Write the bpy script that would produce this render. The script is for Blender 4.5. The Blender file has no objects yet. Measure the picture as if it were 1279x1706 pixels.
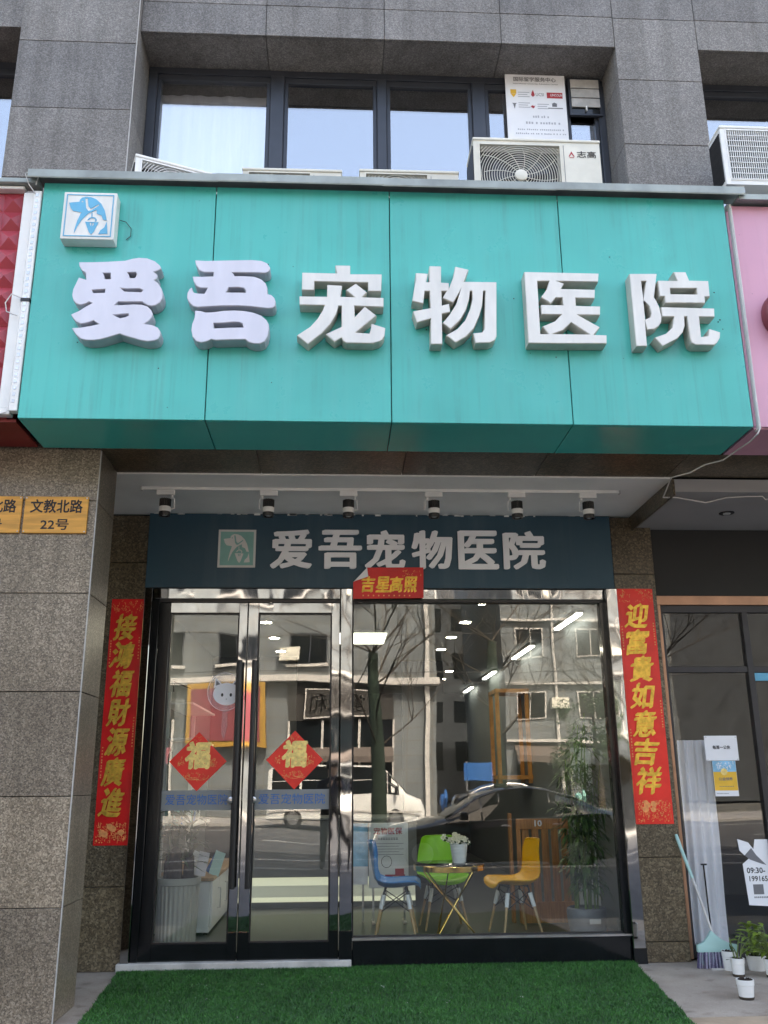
import bpy, bmesh, math, random
import numpy as np
from mathutils import Vector, Matrix, Quaternion

random.seed(7)
rng = np.random.default_rng(11)
sc = bpy.context.scene
COL = sc.collection
R = math.radians

# ------------------------------------------------------------------ camera
cam_d = bpy.data.cameras.new('camera')
cam = bpy.data.objects.new('camera', cam_d)
COL.objects.link(cam)
cam_d.sensor_fit = 'HORIZONTAL'
cam_d.sensor_width = 36.0
cam_d.lens = 1504.91 / 1279 * 36.0
cam_d.clip_start = 0.05
cam_d.clip_end = 2000
_f = Vector((0.05109511, 0.95725004, 0.28471327))
_r = Vector((0.99866953, -0.05096091, -0.00788439))
_u = Vector((-0.00696192, -0.28473732, 0.9585803))
cam.matrix_world = Matrix(((_r.x, _u.x, -_f.x, 0.0), (_r.y, _u.y, -_f.y, -8.15),
                           (_r.z, _u.z, -_f.z, 1.45), (0, 0, 0, 1)))
sc.camera = cam

# ------------------------------------------------------------------ sky and sun
SUN_EL, SUN_AZ = R(52), R(20)          # the sun stands behind the shop's building
wd = bpy.data.worlds.new('World')
sc.world = wd
wd.use_nodes = True
wn = wd.node_tree.nodes
sky = wn.new('ShaderNodeTexSky')
sky.sky_type = 'NISHITA'
sky.sun_disc = False
sky.sun_elevation = SUN_EL
sky.sun_rotation = SUN_AZ
sky.air_density = 1.0
sky.dust_density = 5.0
sky.ozone_density = 0.6
bg = wn['Background']
bg.inputs['Strength'].default_value = 0.15
wd.node_tree.links.new(sky.outputs[0], bg.inputs[0])

sun_d = bpy.data.lights.new('sun', 'SUN')
sun_d.energy = 2.5
sun_d.angle = R(0.5)
sun_d.color = (1.0, 0.98, 0.955)
sun = bpy.data.objects.new('sun', sun_d)
COL.objects.link(sun)
sv = Vector((math.sin(SUN_AZ) * math.cos(SUN_EL), math.cos(SUN_AZ) * math.cos(SUN_EL), math.sin(SUN_EL)))
sun.rotation_euler = sv.to_track_quat('Z', 'Y').to_euler()
sun.location = (0, 20, 40)

sc.view_settings.view_transform = 'Standard'
sc.view_settings.look = 'None'
sc.view_settings.gamma = 1.0
sc.view_settings.use_curve_mapping = False
sc.view_settings.exposure = 2.85
sc.view_settings.use_white_balance = True      # the camera is balanced for open shade
sc.view_settings.white_balance_temperature = 7700
sc.view_settings.white_balance_tint = 10
sc.render.engine = 'CYCLES'
sc.cycles.use_denoising = True
sc.cycles.max_bounces = 7
sc.cycles.transparent_max_bounces = 16
sc.cycles.sample_clamp_indirect = 6.0

# ------------------------------------------------------------------ materials
MT = {}


def _mat(name):
    m = bpy.data.materials.new(name)
    m.use_nodes = True
    nt = m.node_tree
    b = nt.nodes['Principled BSDF']
    MT[name] = m
    return m, nt, b


def _pos(nt, stretch=None):
    g = nt.nodes.new('ShaderNodeNewGeometry')
    mp = nt.nodes.new('ShaderNodeMapping')
    if stretch:
        mp.inputs['Scale'].default_value = stretch
    nt.links.new(g.outputs['Position'], mp.inputs['Vector'])
    return mp.outputs[0]


def _noise(nt, vec, scale, detail=4, rough=.55):
    n = nt.nodes.new('ShaderNodeTexNoise')
    n.inputs['Scale'].default_value = scale
    n.inputs['Detail'].default_value = detail
    n.inputs['Roughness'].default_value = rough
    nt.links.new(vec, n.inputs['Vector'])
    return n.outputs['Fac']


def _ramp(nt, fac, stops, interp='LINEAR'):
    r = nt.nodes.new('ShaderNodeValToRGB')
    r.color_ramp.interpolation = interp
    els = r.color_ramp.elements
    while len(els) < len(stops):
        els.new(0.5)
    for e, (p, c) in zip(els, stops):
        e.position = p
        e.color = (*c, 1) if len(c) == 3 else c
    nt.links.new(fac, r.inputs['Fac'])
    return r.outputs['Color']


def _mix(nt, fac, a, b, mode='MIX'):
    m = nt.nodes.new('ShaderNodeMix')
    m.data_type = 'RGBA'
    m.blend_type = mode
    for s, k in ((fac, 0), (a, 6), (b, 7)):
        if isinstance(s, (int, float)):
            m.inputs[k].default_value = s
        elif isinstance(s, tuple):
            m.inputs[k].default_value = (*s, 1)
        else:
            nt.links.new(s, m.inputs[k])
    return m.outputs[2]


def _bump(nt, b, h, dist, strength=1.0):
    n = nt.nodes.new('ShaderNodeBump')
    n.inputs['Distance'].default_value = dist
    n.inputs['Strength'].default_value = strength
    nt.links.new(h, n.inputs['Height'])
    nt.links.new(n.outputs[0], b.inputs['Normal'])


def mat(name, col, rough=.5, metal=0.0, var=.12, vs=6.0, bump=0.0, bs=80.0, spec=.5, stretch=None, coat=0.0):
    m, nt, b = _mat(name)
    b.inputs['Roughness'].default_value = rough
    b.inputs['Metallic'].default_value = metal
    b.inputs['Specular IOR Level'].default_value = spec
    b.inputs['Coat Weight'].default_value = coat
    v = _pos(nt, stretch)
    if var:
        lo = tuple(c * (1 - var) for c in col)
        hi = tuple(min(1, c * (1 + var)) for c in col)
        nt.links.new(_ramp(nt, _noise(nt, v, vs), [(.3, lo), (.7, hi)]), b.inputs['Base Color'])
    else:
        b.inputs['Base Color'].default_value = (*col, 1)
    if bump:
        _bump(nt, b, _noise(nt, v, bs, 3), bump)
    return m


def emit(name, col, strength):
    m, nt, b = _mat(name)
    b.inputs['Base Color'].default_value = (*col, 1)
    b.inputs['Emission Color'].default_value = (*col, 1)
    b.inputs['Emission Strength'].default_value = strength
    return m


def granite(name, dark, mid, light, scale, rough, bump=.0015, tint=None):
    m, nt, b = _mat(name)
    v = _pos(nt)
    vo = nt.nodes.new('ShaderNodeTexVoronoi')
    vo.inputs['Scale'].default_value = scale
    nt.links.new(v, vo.inputs['Vector'])
    sep = nt.nodes.new('ShaderNodeSeparateColor')
    nt.links.new(vo.outputs['Color'], sep.inputs[0])
    grain = _ramp(nt, sep.outputs[0], [(0.0, dark), (.28, dark), (.42, mid), (.72, mid), (.86, light), (1, light)])
    fine = _ramp(nt, _noise(nt, v, scale * 1.3, 3, .7), [(.3, dark), (.5, mid), (.72, light)])
    c = _mix(nt, .5, grain, fine)
    stain = _ramp(nt, _noise(nt, v, 1.3, 5), [(.28, (.74, .72, .70)), (.72, (1.12, 1.11, 1.1))])
    c = _mix(nt, 1.0, c, stain, 'MULTIPLY')
    if tint:
        c = _mix(nt, _ramp(nt, _noise(nt, v, 2.1, 2), [(.5, (0, 0, 0)), (.75, (.6, .6, .6))]), c, tint, 'MULTIPLY')
    sv_ = _pos(nt, (26, 26, .9))
    run = _ramp(nt, _noise(nt, sv_, .35, 4), [(.36, (.74, .73, .71)), (.58, (1, 1, 1))])
    c = _mix(nt, .8, c, run, 'MULTIPLY')
    info = nt.nodes.new('ShaderNodeObjectInfo')
    c = _mix(nt, 1.0, c, _ramp(nt, info.outputs['Random'], [(0, (.84, .84, .85)), (1, (1.14, 1.12, 1.09))]), 'MULTIPLY')
    nt.links.new(c, b.inputs['Base Color'])
    b.inputs['Roughness'].default_value = rough
    _bump(nt, b, sep.outputs[0], bump, .6)
    return m


granite('stone_grey', (.10, .094, .09), (.205, .194, .183), (.345, .33, .315), 110, .62, .0012)
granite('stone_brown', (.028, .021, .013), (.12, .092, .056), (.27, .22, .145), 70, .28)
granite('stone_tan', (.055, .042, .029), (.245, .198, .146), (.49, .415, .318), 104, .34)
mat('core_dark', (.03, .03, .032), .8)
mat('joint', (.02, .02, .02), .9)
mat('trim_pale', (.50, .48, .455), .45, 0, .2, 9)


def panel_mat(name, col, rough=.3, streak=.5):
    m, nt, b = _mat(name)
    v = _pos(nt)
    big = _ramp(nt, _noise(nt, v, .9, 3), [(.3, tuple(c * .9 for c in col)), (.7, tuple(min(1, c * 1.07) for c in col))])
    sv_ = _pos(nt, (22, 22, .55))
    dirt = _noise(nt, sv_, .8, 6, .7)
    blot = _noise(nt, v, 3.2, 6, .65)
    d1 = _ramp(nt, dirt, [(.50, (0, 0, 0)), (.70, (streak, streak, streak))])
    d2 = _ramp(nt, blot, [(.40, (.12, .12, .12)), (.62, (1, 1, 1))])
    both = _mix(nt, 1.0, d1, d2, 'MULTIPLY')
    c = _mix(nt, both, big, tuple(x * .55 + .02 for x in col))
    dust = _ramp(nt, _noise(nt, _pos(nt, (7, 7, .4)), .9, 5, .6), [(.50, (0, 0, 0)), (.72, (.13, .13, .13))])
    c = _mix(nt, dust, c, tuple(min(1, x * .8 + .16) for x in col))
    spl = nt.nodes.new('ShaderNodeTexVoronoi')
    spl.inputs['Scale'].default_value = 5.5
    nt.links.new(v, spl.inputs['Vector'])
    dots = _ramp(nt, spl.outputs['Distance'], [(.022, (1, 1, 1)), (.034, (0, 0, 0))])
    c = _mix(nt, _mix(nt, 1.0, dots, d2, 'MULTIPLY'), c, tuple(x * .25 for x in col))
    nt.links.new(c, b.inputs['Base Color'])
    rr = _ramp(nt, blot, [(.3, (rough - .06,) * 3), (.7, (rough + .14,) * 3)])
    nt.links.new(rr, b.inputs['Roughness'])
    _bump(nt, b, _noise(nt, v, 1.3, 2), .010)
    return m


panel_mat('teal_panel', (.05, .46, .405), .30, .65)
mat('teal_clean', (.03, .52, .46), .22, 0, .06, 1.2)
panel_mat('pink_panel', (.68, .345, .455), .45, .25)
panel_mat('navy_panel', (.014, .058, .090), .45, .2)
mat('red_tile', (.36, .035, .05), .34, 0, .2, 3)
mat('red_board', (.22, .012, .012), .5)
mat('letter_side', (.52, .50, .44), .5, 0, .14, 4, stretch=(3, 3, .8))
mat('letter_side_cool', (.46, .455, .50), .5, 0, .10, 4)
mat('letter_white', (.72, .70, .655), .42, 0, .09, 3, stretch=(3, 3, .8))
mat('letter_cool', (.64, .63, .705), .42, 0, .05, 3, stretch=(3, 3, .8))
mat('flashing', (.30, .33, .31), .5, .2, .25, 4, stretch=(1, 1, 1))
mat('white_paint', (.88, .87, .84), .6, 0, .06, 2.5, .001, 200)
mat('white_plastic', (.78, .77, .74), .4, 0, .05, 5)
mat('cream_metal', (.66, .63, .54), .45, 0, .12, 4)
mat('black_plastic', (.012, .012, .013), .4, 0, .2)
mat('black_gloss', (.008, .009, .010), .12, 0, .2)
mat('window_frame', (.045, .05, .062), .38, .3, .1)
mat('grey_ceiling', (.34, .335, .335), .6, 0, .08, 1.5)
mat('dark_fascia', (.010, .010, .010), .6, 0, .3, 1)
mat('bronze', (.40, .22, .14), .35, .7, .25, 3)
mat('dark_mullion', (.035, .032, .034), .4, .3)
mat('plate_orange', (.66, .31, .05), .5, 0, .25, 5, stretch=(.6, 1, 6))
mat('ink', (.012, .010, .010), .6, 0, 0)
mat('ink_grey', (.16, .16, .17), .6, 0, 0)
mat('ink_pale', (.42, .42, .45), .6, 0, 0)
mat('ink_blue', (.015, .11, .34), .5, 0, 0)
mat('ink_red', (.42, .03, .04), .5, 0, 0)
mat('logo_blue', (.10, .40, .60), .45, 0, .08)
mat('logo_green', (.20, .42, .38), .5, 0, .08)
mat('logo_pale', (.62, .62, .60), .5, 0, .05)
mat('paper_red', (.64, .010, .010), .36, 0, .16, 4, .004, 9)
mat('paper_bright', (.80, .022, .012), .38, 0, .14, 4, .004, 9)
mat('gold', (.80, .46, .07), .36, .55, .3, 22)
mat('gold_pale', (.82, .62, .22), .45, .3, .25, 40)
mat('gold_print', (.78, .30, .10), .5, .2, .2, 30)
mat('paper_white', (.80, .80, .82), .6, 0, .03)
mat('paper_yellow', (.78, .45, .04), .5)
mat('paper_blue', (.22, .50, .70), .5, 0, .25, 12)
mat('gold_metal', (.86, .56, .18), .16, 1.0, .1)
mat('wood_pale', (.50, .32, .17), .5, 0, .22, 8, stretch=(8, 8, 1))
mat('wood_slat', (.42, .19, .07), .45, 0, .3, 6, stretch=(9, 9, .8))
mat('wood_orange', (.55, .24, .05), .5, 0, .3, 5)
mat('shell_blue', (.03, .23, .56), .38, 0, .05)
mat('shell_green', (.24, .60, .015), .38, 0, .05)
mat('shell_yellow', (.80, .40, .01), .38, 0, .05)
mat('pot_grey', (.16, .16, .165), .5, 0, .15)
mat('pot_cream', (.42, .40, .34), .5, 0, .08, 4)
mat('soil', (.03, .02, .013), .95, 0, .4, 60)
mat('leaf_dark', (.025, .06, .015), .45, 0, .4, 20)
mat('leaf_bamboo', (.05, .105, .022), .45, 0, .4, 15)
mat('leaf_pothos', (.16, .24, .03), .4, 0, .55, 26)
mat('cane', (.13, .19, .05), .45, 0, .3, 12)
mat('bark', (.05, .038, .028), .9, 0, .4, 14, .01, 30)
mat('bark_green', (.022, .038, .026), .9, 0, .4, 8, .01, 30)
mat('petal', (.80, .74, .55), .6, 0, .15, 60)
mat('interior_wall', (.145, .162, .158), .6, 0, .05, 1.5)
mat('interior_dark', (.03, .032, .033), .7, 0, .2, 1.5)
mat('interior_ceiling', (.17, .178, .175), .6, 0, .05)
mat('interior_floor', (.062, .067, .065), .3, 0, .12, 1.2)
mat('counter_grey', (.18, .195, .195), .4, 0, .05)
mat('broom_mint', (.36, .58, .54), .4, 0, .06)
mat('bristle', (.10, .085, .17), .6, 0, .5, 90)
mat('bristle_pale', (.45, .42, .55), .6, 0, .3, 90)
mat('cable_white', (.62, .60, .58), .5, 0, .1)
mat('cable_black', (.02, .02, .02), .5)
mat('bare_metal', (.55, .55, .56), .3, .9, .2)
mat('concrete_step', (.50, .48, .45), .6, 0, .25, 7, .002, 60)
mat('asphalt', (.055, .055, .058), .8, 0, .25, 3, .004, 90)
mat('road_paint', (.62, .62, .60), .7, 0, .2, 9)
mat('kerb_stone', (.28, .27, .26), .7, 0, .2, 5)
mat('ground_far', (.10, .10, .09), .9, 0, .3, .3)
mat('tyre', (.015, .015, .016), .7)
mat('car_dark', (.010, .016, .025), .10, .3, .1, 2, coat=1.0)
mat('car_white', (.72, .72, .70), .3, 0, .04, coat=.4)
mat('car_glass', (.008, .010, .012), .04, 0, 0)
mat('lamp_lens', (.60, .62, .62), .15, 0, .1)
mat('cloth_black', (.012, .013, .018), .85, 0, .3, 20)
mat('cloth_navy', (.02, .026, .045), .85, 0, .3, 20)
mat('skin', (.48, .30, .21), .5, 0, .05)
mat('hair', (.012, .010, .009), .5)
mat('curtain', (.80, .79, .82), .8, 0, .08, 3, stretch=(9, 9, .4))
mat('shop_red', (.20, .04, .05), .5)
mat('shop_yellow', (.36, .20, .03), .5)
mat('sign_black', (.03, .027, .025), .5)
mat('brown_wall', (.042, .048, .054), .8, 0, .3, 1)
mat('roof_brown', (.10, .08, .07), .8)
mat('poster_panel', (.68, .68, .66), .5, 0, .04)
mat('mat_backing', (.012, .05, .014), .9)
emit('tube_glow', (.92, .97, 1.0), 2.0)
emit('down_glow', (1.0, .95, .86), 26.0)
emit('panel_glow', (.90, .97, .90), .6)
emit('strip_glow', (.90, .96, .78), .080)
emit('plinth_lit_glow', (.72, .78, .68), .035)  # no lamp: weak glow painting the band light on the plinth


def steel_mat():
    m, nt, b = _mat('mirror_steel')
    v = _pos(nt, (1, 1, .55))
    b.inputs['Metallic'].default_value = 1
    nt.links.new(_ramp(nt, _noise(nt, v, 5, 3), [(.3, (.36, .37, .38)), (.7, (.47, .48, .49))]), b.inputs['Base Color'])
    b.inputs['Roughness'].default_value = .035
    _bump(nt, b, _noise(nt, v, 2.6, 1.5, .4), .009)


steel_mat()


def concrete_mat():
    m, nt, b = _mat('pavement')
    v = _pos(nt)
    base = _ramp(nt, _noise(nt, v, 2.2, 6, .6), [(.3, (.25, .205, .165)), (.5, (.36, .31, .26)), (.72, (.44, .385, .325))])
    fine = _ramp(nt, _noise(nt, v, 140, 2), [(.3, (.8, .8, .8)), (.7, (1.15, 1.15, 1.15))])
    spots = _ramp(nt, _noise(nt, v, 5, 3), [(.60, (1, 1, 1)), (.72, (.66, .64, .63))])
    c = _mix(nt, 1.0, _mix(nt, 1.0, base, fine, 'MULTIPLY'), spots, 'MULTIPLY')
    nt.links.new(c, b.inputs['Base Color'])
    b.inputs['Roughness'].default_value = .75
    _bump(nt, b, _noise(nt, v, 160, 3), .0015)


concrete_mat()

mat('paving_tan', (.40, .31, .22), .7, 0, .22, 5, .0015, 120)


def turf_mat():
    m, nt, b = _mat('turf')
    v = _pos(nt)
    c = _ramp(nt, _noise(nt, v, 130, 2), [(.28, (.010, .06, .008)), (.5, (.024, .145, .021)), (.75, (.10, .31, .06))])
    big = _ramp(nt, _noise(nt, v, 14, 6, .75), [(.3, (.45, .5, .45)), (.7, (1.35, 1.3, 1.25))])
    worn = _ramp(nt, _noise(nt, v, 1.7, 4), [(.34, (.66, .70, .66)), (.62, (1.12, 1.08, 1.05))])
    nt.links.new(_mix(nt, 1.0, _mix(nt, 1.0, c, big, 'MULTIPLY'), worn, 'MULTIPLY'), b.inputs['Base Color'])
    b.inputs['Roughness'].default_value = .5


turf_mat()


def tile_wall():
    m, nt, b = _mat('opposite_tile')
    v = _pos(nt)
    mp = nt.nodes.new('ShaderNodeMapping')
    mp.inputs['Rotation'].default_value = (R(90), 0, 0)
    nt.links.new(v, mp.inputs[0])
    br = nt.nodes.new('ShaderNodeTexBrick')
    br.offset = 0
    br.inputs['Scale'].default_value = 1
    br.inputs['Brick Width'].default_value = 1.1
    br.inputs['Row Height'].default_value = .62
    br.inputs['Mortar Size'].default_value = .018
    br.inputs['Color1'].default_value = (.125, .140, .150, 1)
    br.inputs['Color2'].default_value = (.162, .180, .190, 1)
    br.inputs['Mortar'].default_value = (.14, .13, .11, 1)
    nt.links.new(mp.outputs[0], br.inputs['Vector'])
    st = _ramp(nt, _noise(nt, v, .5, 5), [(.3, (.72, .72, .7)), (.7, (1.05, 1.05, 1.05))])
    nt.links.new(_mix(nt, 1.0, br.outputs['Color'], st, 'MULTIPLY'), b.inputs['Base Color'])
    b.inputs['Roughness'].default_value = .7


tile_wall()


def glass(name, f0, tint, rough=0.0, mirror=None):
    m = bpy.data.materials.new(name)
    m.use_nodes = True
    nt = m.node_tree
    nt.nodes.clear()
    out = nt.nodes.new('ShaderNodeOutputMaterial')
    tr = nt.nodes.new('ShaderNodeBsdfTransparent')
    tr.inputs[0].default_value = (*tint, 1)
    gl = nt.nodes.new('ShaderNodeBsdfGlossy')
    gl.inputs['Roughness'].default_value = rough
    gl.inputs[0].default_value = (*(mirror or (1, 1, 1)), 1)
    # Schlick reflectance from the angle of view, the same on both faces of the pane
    ge = nt.nodes.new('ShaderNodeNewGeometry')
    dt = nt.nodes.new('ShaderNodeVectorMath')
    dt.operation = 'DOT_PRODUCT'
    nt.links.new(ge.outputs['Normal'], dt.inputs[0])
    nt.links.new(ge.outputs['Incoming'], dt.inputs[1])

    def mth(op, a, b=None):
        n = nt.nodes.new('ShaderNodeMath')
        n.operation = op
        for k, q in enumerate((a, b)):
            if q is None:
                continue
            if isinstance(q, (int, float)):
                n.inputs[k].default_value = q
            else:
                nt.links.new(q, n.inputs[k])
        return n.outputs[0]
    p5 = mth('POWER', mth('SUBTRACT', 1.0, mth('ABSOLUTE', dt.outputs['Value'])), 5.0)
    fac = mth('ADD', mth('MULTIPLY', p5, 1 - f0), f0)
    bp_ = nt.nodes.new('ShaderNodeBump')
    bp_.inputs['Distance'].default_value = .0022
    nt.links.new(_noise(nt, _pos(nt), 1.3, 1.0, .3), bp_.inputs['Height'])
    nt.links.new(bp_.outputs[0], gl.inputs['Normal'])
    mx = nt.nodes.new('ShaderNodeMixShader')
    nt.links.new(fac, mx.inputs[0])
    nt.links.new(tr.outputs[0], mx.inputs[1])
    nt.links.new(gl.outputs[0], mx.inputs[2])
    nt.links.new(mx.outputs[0], out.inputs[0])
    MT[name] = m


glass('shop_glass', .082, (.95, .975, .965))
glass('office_glass', .36, (.55, .60, .66))
glass('plain_glass', .34, (.95, .96, .97))
glass('neighbour_glass', .05, (.93, .94, .94))


def frosted():
    m, nt, b = _mat('frosted_film')
    b.inputs['Base Color'].default_value = (.30, .32, .32, 1)
    b.inputs['Roughness'].default_value = .5
    b.inputs['Alpha'].default_value = .62


frosted()


def clear_film():
    m, nt, b = _mat('clear_film')
    b.inputs['Base Color'].default_value = (.8, .82, .85, 1)
    b.inputs['Roughness'].default_value = .2
    b.inputs['Alpha'].default_value = .09


clear_film()

# ------------------------------------------------------------------ mesh helpers
ORG = {}


class MB:
    def __init__(s):
        s.v = []
        s.f = []

    def add(s, V, F):
        o = len(s.v)
        s.v += [tuple(p) for p in V]
        s.f += [tuple(i + o for i in f) for f in F]
        return s

    def box(s, x0, x1, y0, y1, z0, z1):
        V = [(x0, y0, z0), (x1, y0, z0), (x1, y1, z0), (x0, y1, z0), (x0, y0, z1), (x1, y0, z1), (x1, y1, z1), (x0, y1, z1)]
        return s.add(V, [(0, 3, 2, 1), (4, 5, 6, 7), (0, 1, 5, 4), (1, 2, 6, 5), (2, 3, 7, 6), (3, 0, 4, 7)])

    def quad(s, a, b, c, d):
        return s.add([a, b, c, d], [(0, 1, 2, 3)])

    def prism(s, poly, y0, y1):
        """polygon in (x, z), extruded from y0 (front) to y1 (back)"""
        n = len(poly)
        V = [(x, y0, z) for x, z in poly] + [(x, y1, z) for x, z in poly]
        F = [tuple(range(n)), tuple(range(2 * n - 1, n - 1, -1))]
        F += [(i, i + n, (i + 1) % n + n, (i + 1) % n) for i in range(n)]
        return s.add(V, F)

    def tube(s, pts, r, n=8, cap=True):
        pts = [Vector(p) for p in pts]
        rs = r if isinstance(r, (list, tuple)) else [r] * len(pts)
        V, F = [], []
        prev = None
        for i, p in enumerate(pts):
            d = (pts[min(i + 1, len(pts) - 1)] - pts[max(i - 1, 0)]).normalized()
            if prev is None:
                a = d.orthogonal().normalized()
            else:
                a = (prev - d * prev.dot(d))
                a = a.normalized() if a.length > 1e-6 else d.orthogonal().normalized()
            prev = a
            b = d.cross(a)
            for k in range(n):
                t = 2 * math.pi * k / n
                V.append(p + (a * math.cos(t) + b * math.sin(t)) * rs[i])
        for i in range(len(pts) - 1):
            for k in range(n):
                F.append((i * n + k, i * n + (k + 1) % n, (i + 1) * n + (k + 1) % n, (i + 1) * n + k))
        if cap:
            F.append(tuple(range(n - 1, -1, -1)))
            F.append(tuple(range((len(pts) - 1) * n, len(pts) * n)))
        return s.add(V, F)

    def lathe(s, c, prof, n=24, axis='z'):
        V, F = [], []
        for r, h in prof:
            for k in range(n):
                t = 2 * math.pi * k / n
                a, b = r * math.cos(t), r * math.sin(t)
                if axis == 'z':
                    V.append((c[0] + a, c[1] + b, c[2] + h))
                else:
                    V.append((c[0] + a, c[1] - h, c[2] + b))
        for i in range(len(prof) - 1):
            for k in range(n):
                F.append((i * n + k, i * n + (k + 1) % n, (i + 1) * n + (k + 1) % n, (i + 1) * n + k))
        F.append(tuple(range(n - 1, -1, -1)))
        F.append(tuple(range((len(prof) - 1) * n, len(prof) * n)))
        return s.add(V, F)

    def grid(s, fn, nu, nv):
        V = [fn(i / nu, j / nv) for j in range(nv + 1) for i in range(nu + 1)]
        F = [(j * (nu + 1) + i, j * (nu + 1) + i + 1, (j + 1) * (nu + 1) + i + 1, (j + 1) * (nu + 1) + i)
             for j in range(nv) for i in range(nu)]
        return s.add(V, F)

    def moved(s, fn):
        s.v = [tuple(fn(*p)) for p in s.v]
        return s

    def mesh(s, name, m=None, origin=(0, 0, 0), bev=0, seg=1, smooth=False, ang=35):
        me = bpy.data.meshes.new(name)
        ox, oy, oz = origin
        me.from_pydata([(x - ox, y - oy, z - oz) for x, y, z in s.v], [], s.f)
        if bev or True:
            bm = bmesh.new()
            bm.from_mesh(me)
            bmesh.ops.recalc_face_normals(bm, faces=bm.faces)
            if bev:
                ed = [e for e in bm.edges if e.is_manifold and e.calc_face_angle(0) > .5]
                bmesh.ops.bevel(bm, geom=ed, offset=bev, segments=seg, affect='EDGES', profile=.6, clamp_overlap=True)
            bm.to_mesh(me)
            bm.free()
        if smooth:
            me.shade_smooth()
            me.set_sharp_from_angle(angle=R(ang))
        if m:
            me.materials.append(MT[m])
        return me

    def build(s, name, m, parent=None, bev=0, seg=1, smooth=False, ang=35, origin=None):
        if parent is not None:
            o_ = ORG[parent.name]
        elif origin:
            o_ = origin
        else:
            a = np.array(s.v)
            o_ = ((a[:, 0].min() + a[:, 0].max()) / 2, (a[:, 1].min() + a[:, 1].max()) / 2, a[:, 2].min())
        me = s.mesh(name, m, o_, bev, seg, smooth, ang)
        return link(name, me, parent, o_)


def link(name, me, parent=None, org=(0, 0, 0)):
    o = bpy.data.objects.new(name, me)
    COL.objects.link(o)
    if parent is not None:
        o.parent = parent
    else:
        o.location = org
    ORG[o.name] = tuple(org)
    return o


def put(name, me, parent, loc):
    """a piece that shares mesh data, at a world position under its parent"""
    o = bpy.data.objects.new(name, me)
    COL.objects.link(o)
    o.parent = parent
    q = ORG[parent.name]
    o.location = (loc[0] - q[0], loc[1] - q[1], loc[2] - q[2])
    ORG[o.name] = q
    return o


def tag(o, label, cat, group=None):
    o['label'] = label
    o['category'] = cat
    if group:
        o['group'] = group
    return o


def thing(name, label, cat, loc=(0, 0, 0), group=None):
    o = bpy.data.objects.new(name, None)
    o.empty_display_size = .1
    COL.objects.link(o)
    o.location = loc
    ORG[o.name] = tuple(loc)
    return tag(o, label, cat, group)


def struct(o):
    o['kind'] = 'structure'
    return o


def B(*a):
    return MB().box(*a)


# ------------------------------------------------------------------ lettering
_GC = {}


def glyphs(body, bold=0.0, res=2, shear=0.0, spacing=1.0):
    key = (body, bold, res, shear, spacing)
    if key not in _GC:
        c = bpy.data.curves.new('glyph', 'FONT')
        c.body = body
        c.size = 1
        c.offset = bold
        c.resolution_u = res
        c.shear = shear
        c.space_character = spacing
        o = bpy.data.objects.new('glyph', c)
        COL.objects.link(o)
        dg = bpy.context.evaluated_depsgraph_get()
        me = bpy.data.meshes.new_from_object(o.evaluated_get(dg))
        V = np.array([tuple(v.co) for v in me.vertices])
        F = [tuple(p.vertices) for p in me.polygons]
        bpy.data.objects.remove(o)
        bpy.data.curves.remove(c)
        bpy.data.meshes.remove(me)
        _GC[key] = (V, F)
    return _GC[key]


def text(body, x0, x1, z0, z1, y, bold=0.0, depth=0.0, nib=None, shear=0.0, rot=0.0, mb=None, spacing=1.0):
    """a line of print on a plane that faces -Y, fitted to a rectangle"""
    mb = mb or MB()
    V, F = glyphs(body, 0.0, 2, shear, spacing)
    if not len(V):
        return mb
    mn, mx = V.min(0), V.max(0)
    sx = (x1 - x0) / max(mx[0] - mn[0], 1e-6)
    sz = (z1 - z0) / max(mx[1] - mn[1], 1e-6)
    cx, cz = (x0 + x1) / 2, (z0 + z1) / 2
    X = x0 + (V[:, 0] - mn[0]) * sx
    Z = z0 + (V[:, 1] - mn[1]) * sz
    if rot:
        c, s_ = math.cos(rot), math.sin(rot)
        X, Z = cx + (X - cx) * c - (Z - cz) * s_, cz + (X - cx) * s_ + (Z - cz) * c
    # heavier strokes: the same glyph laid over itself, shifted all round by the extra stroke width
    offs = []
    for dx, dz in nib or [(0, 0)]:
        offs.append((dx, dz))
        if bold:
            nd = 8 if not nib else 5
            offs += [(dx + bold * sx * math.cos(2 * math.pi * j / nd), dz + bold * sz * math.sin(2 * math.pi * j / nd)) for j in range(nd)]
    for k, (dx, dz) in enumerate(offs):
        P = [(a + dx, y - k * .00006, b + dz) for a, b in zip(X, Z)]
        mb.add(P, F)
    if depth:
        n = len(V)
        ec = {}
        for f in F:
            for i in range(len(f)):
                e = (f[i], f[(i + 1) % len(f)])
                ec[tuple(sorted(e))] = ec.get(tuple(sorted(e)), 0) + 1
        edges = [e for e, k in ec.items() if k == 1]
        for dx, dz in offs:
            P = [(a + dx, y, b + dz) for a, b in zip(X, Z)] + [(a + dx, y + depth, b + dz) for a, b in zip(X, Z)]
            mb.add(P, [(a, b, b + n, a + n) for a, b in edges])
    return mb


def column(body, xs, z_top, z_bot, y, w, fill=.92, bold=.0, nib=None, shear=0.0, mb=None, jitter=0.0):
    """characters one below the other; xs = x centre"""
    mb = mb or MB()
    n = len(body)
    h = (z_top - z_bot) / n
    for i, ch in enumerate(body):
        zc = z_top - (i + .5) * h
        rx = random.uniform(-jitter, jitter)
        text(ch, xs - w / 2 + rx, xs + w / 2 + rx, zc - h * fill / 2, zc + h * fill / 2, y, bold, 0, nib, shear,
             random.uniform(-.05, .05) if jitter else 0, mb)
    return mb


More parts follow.
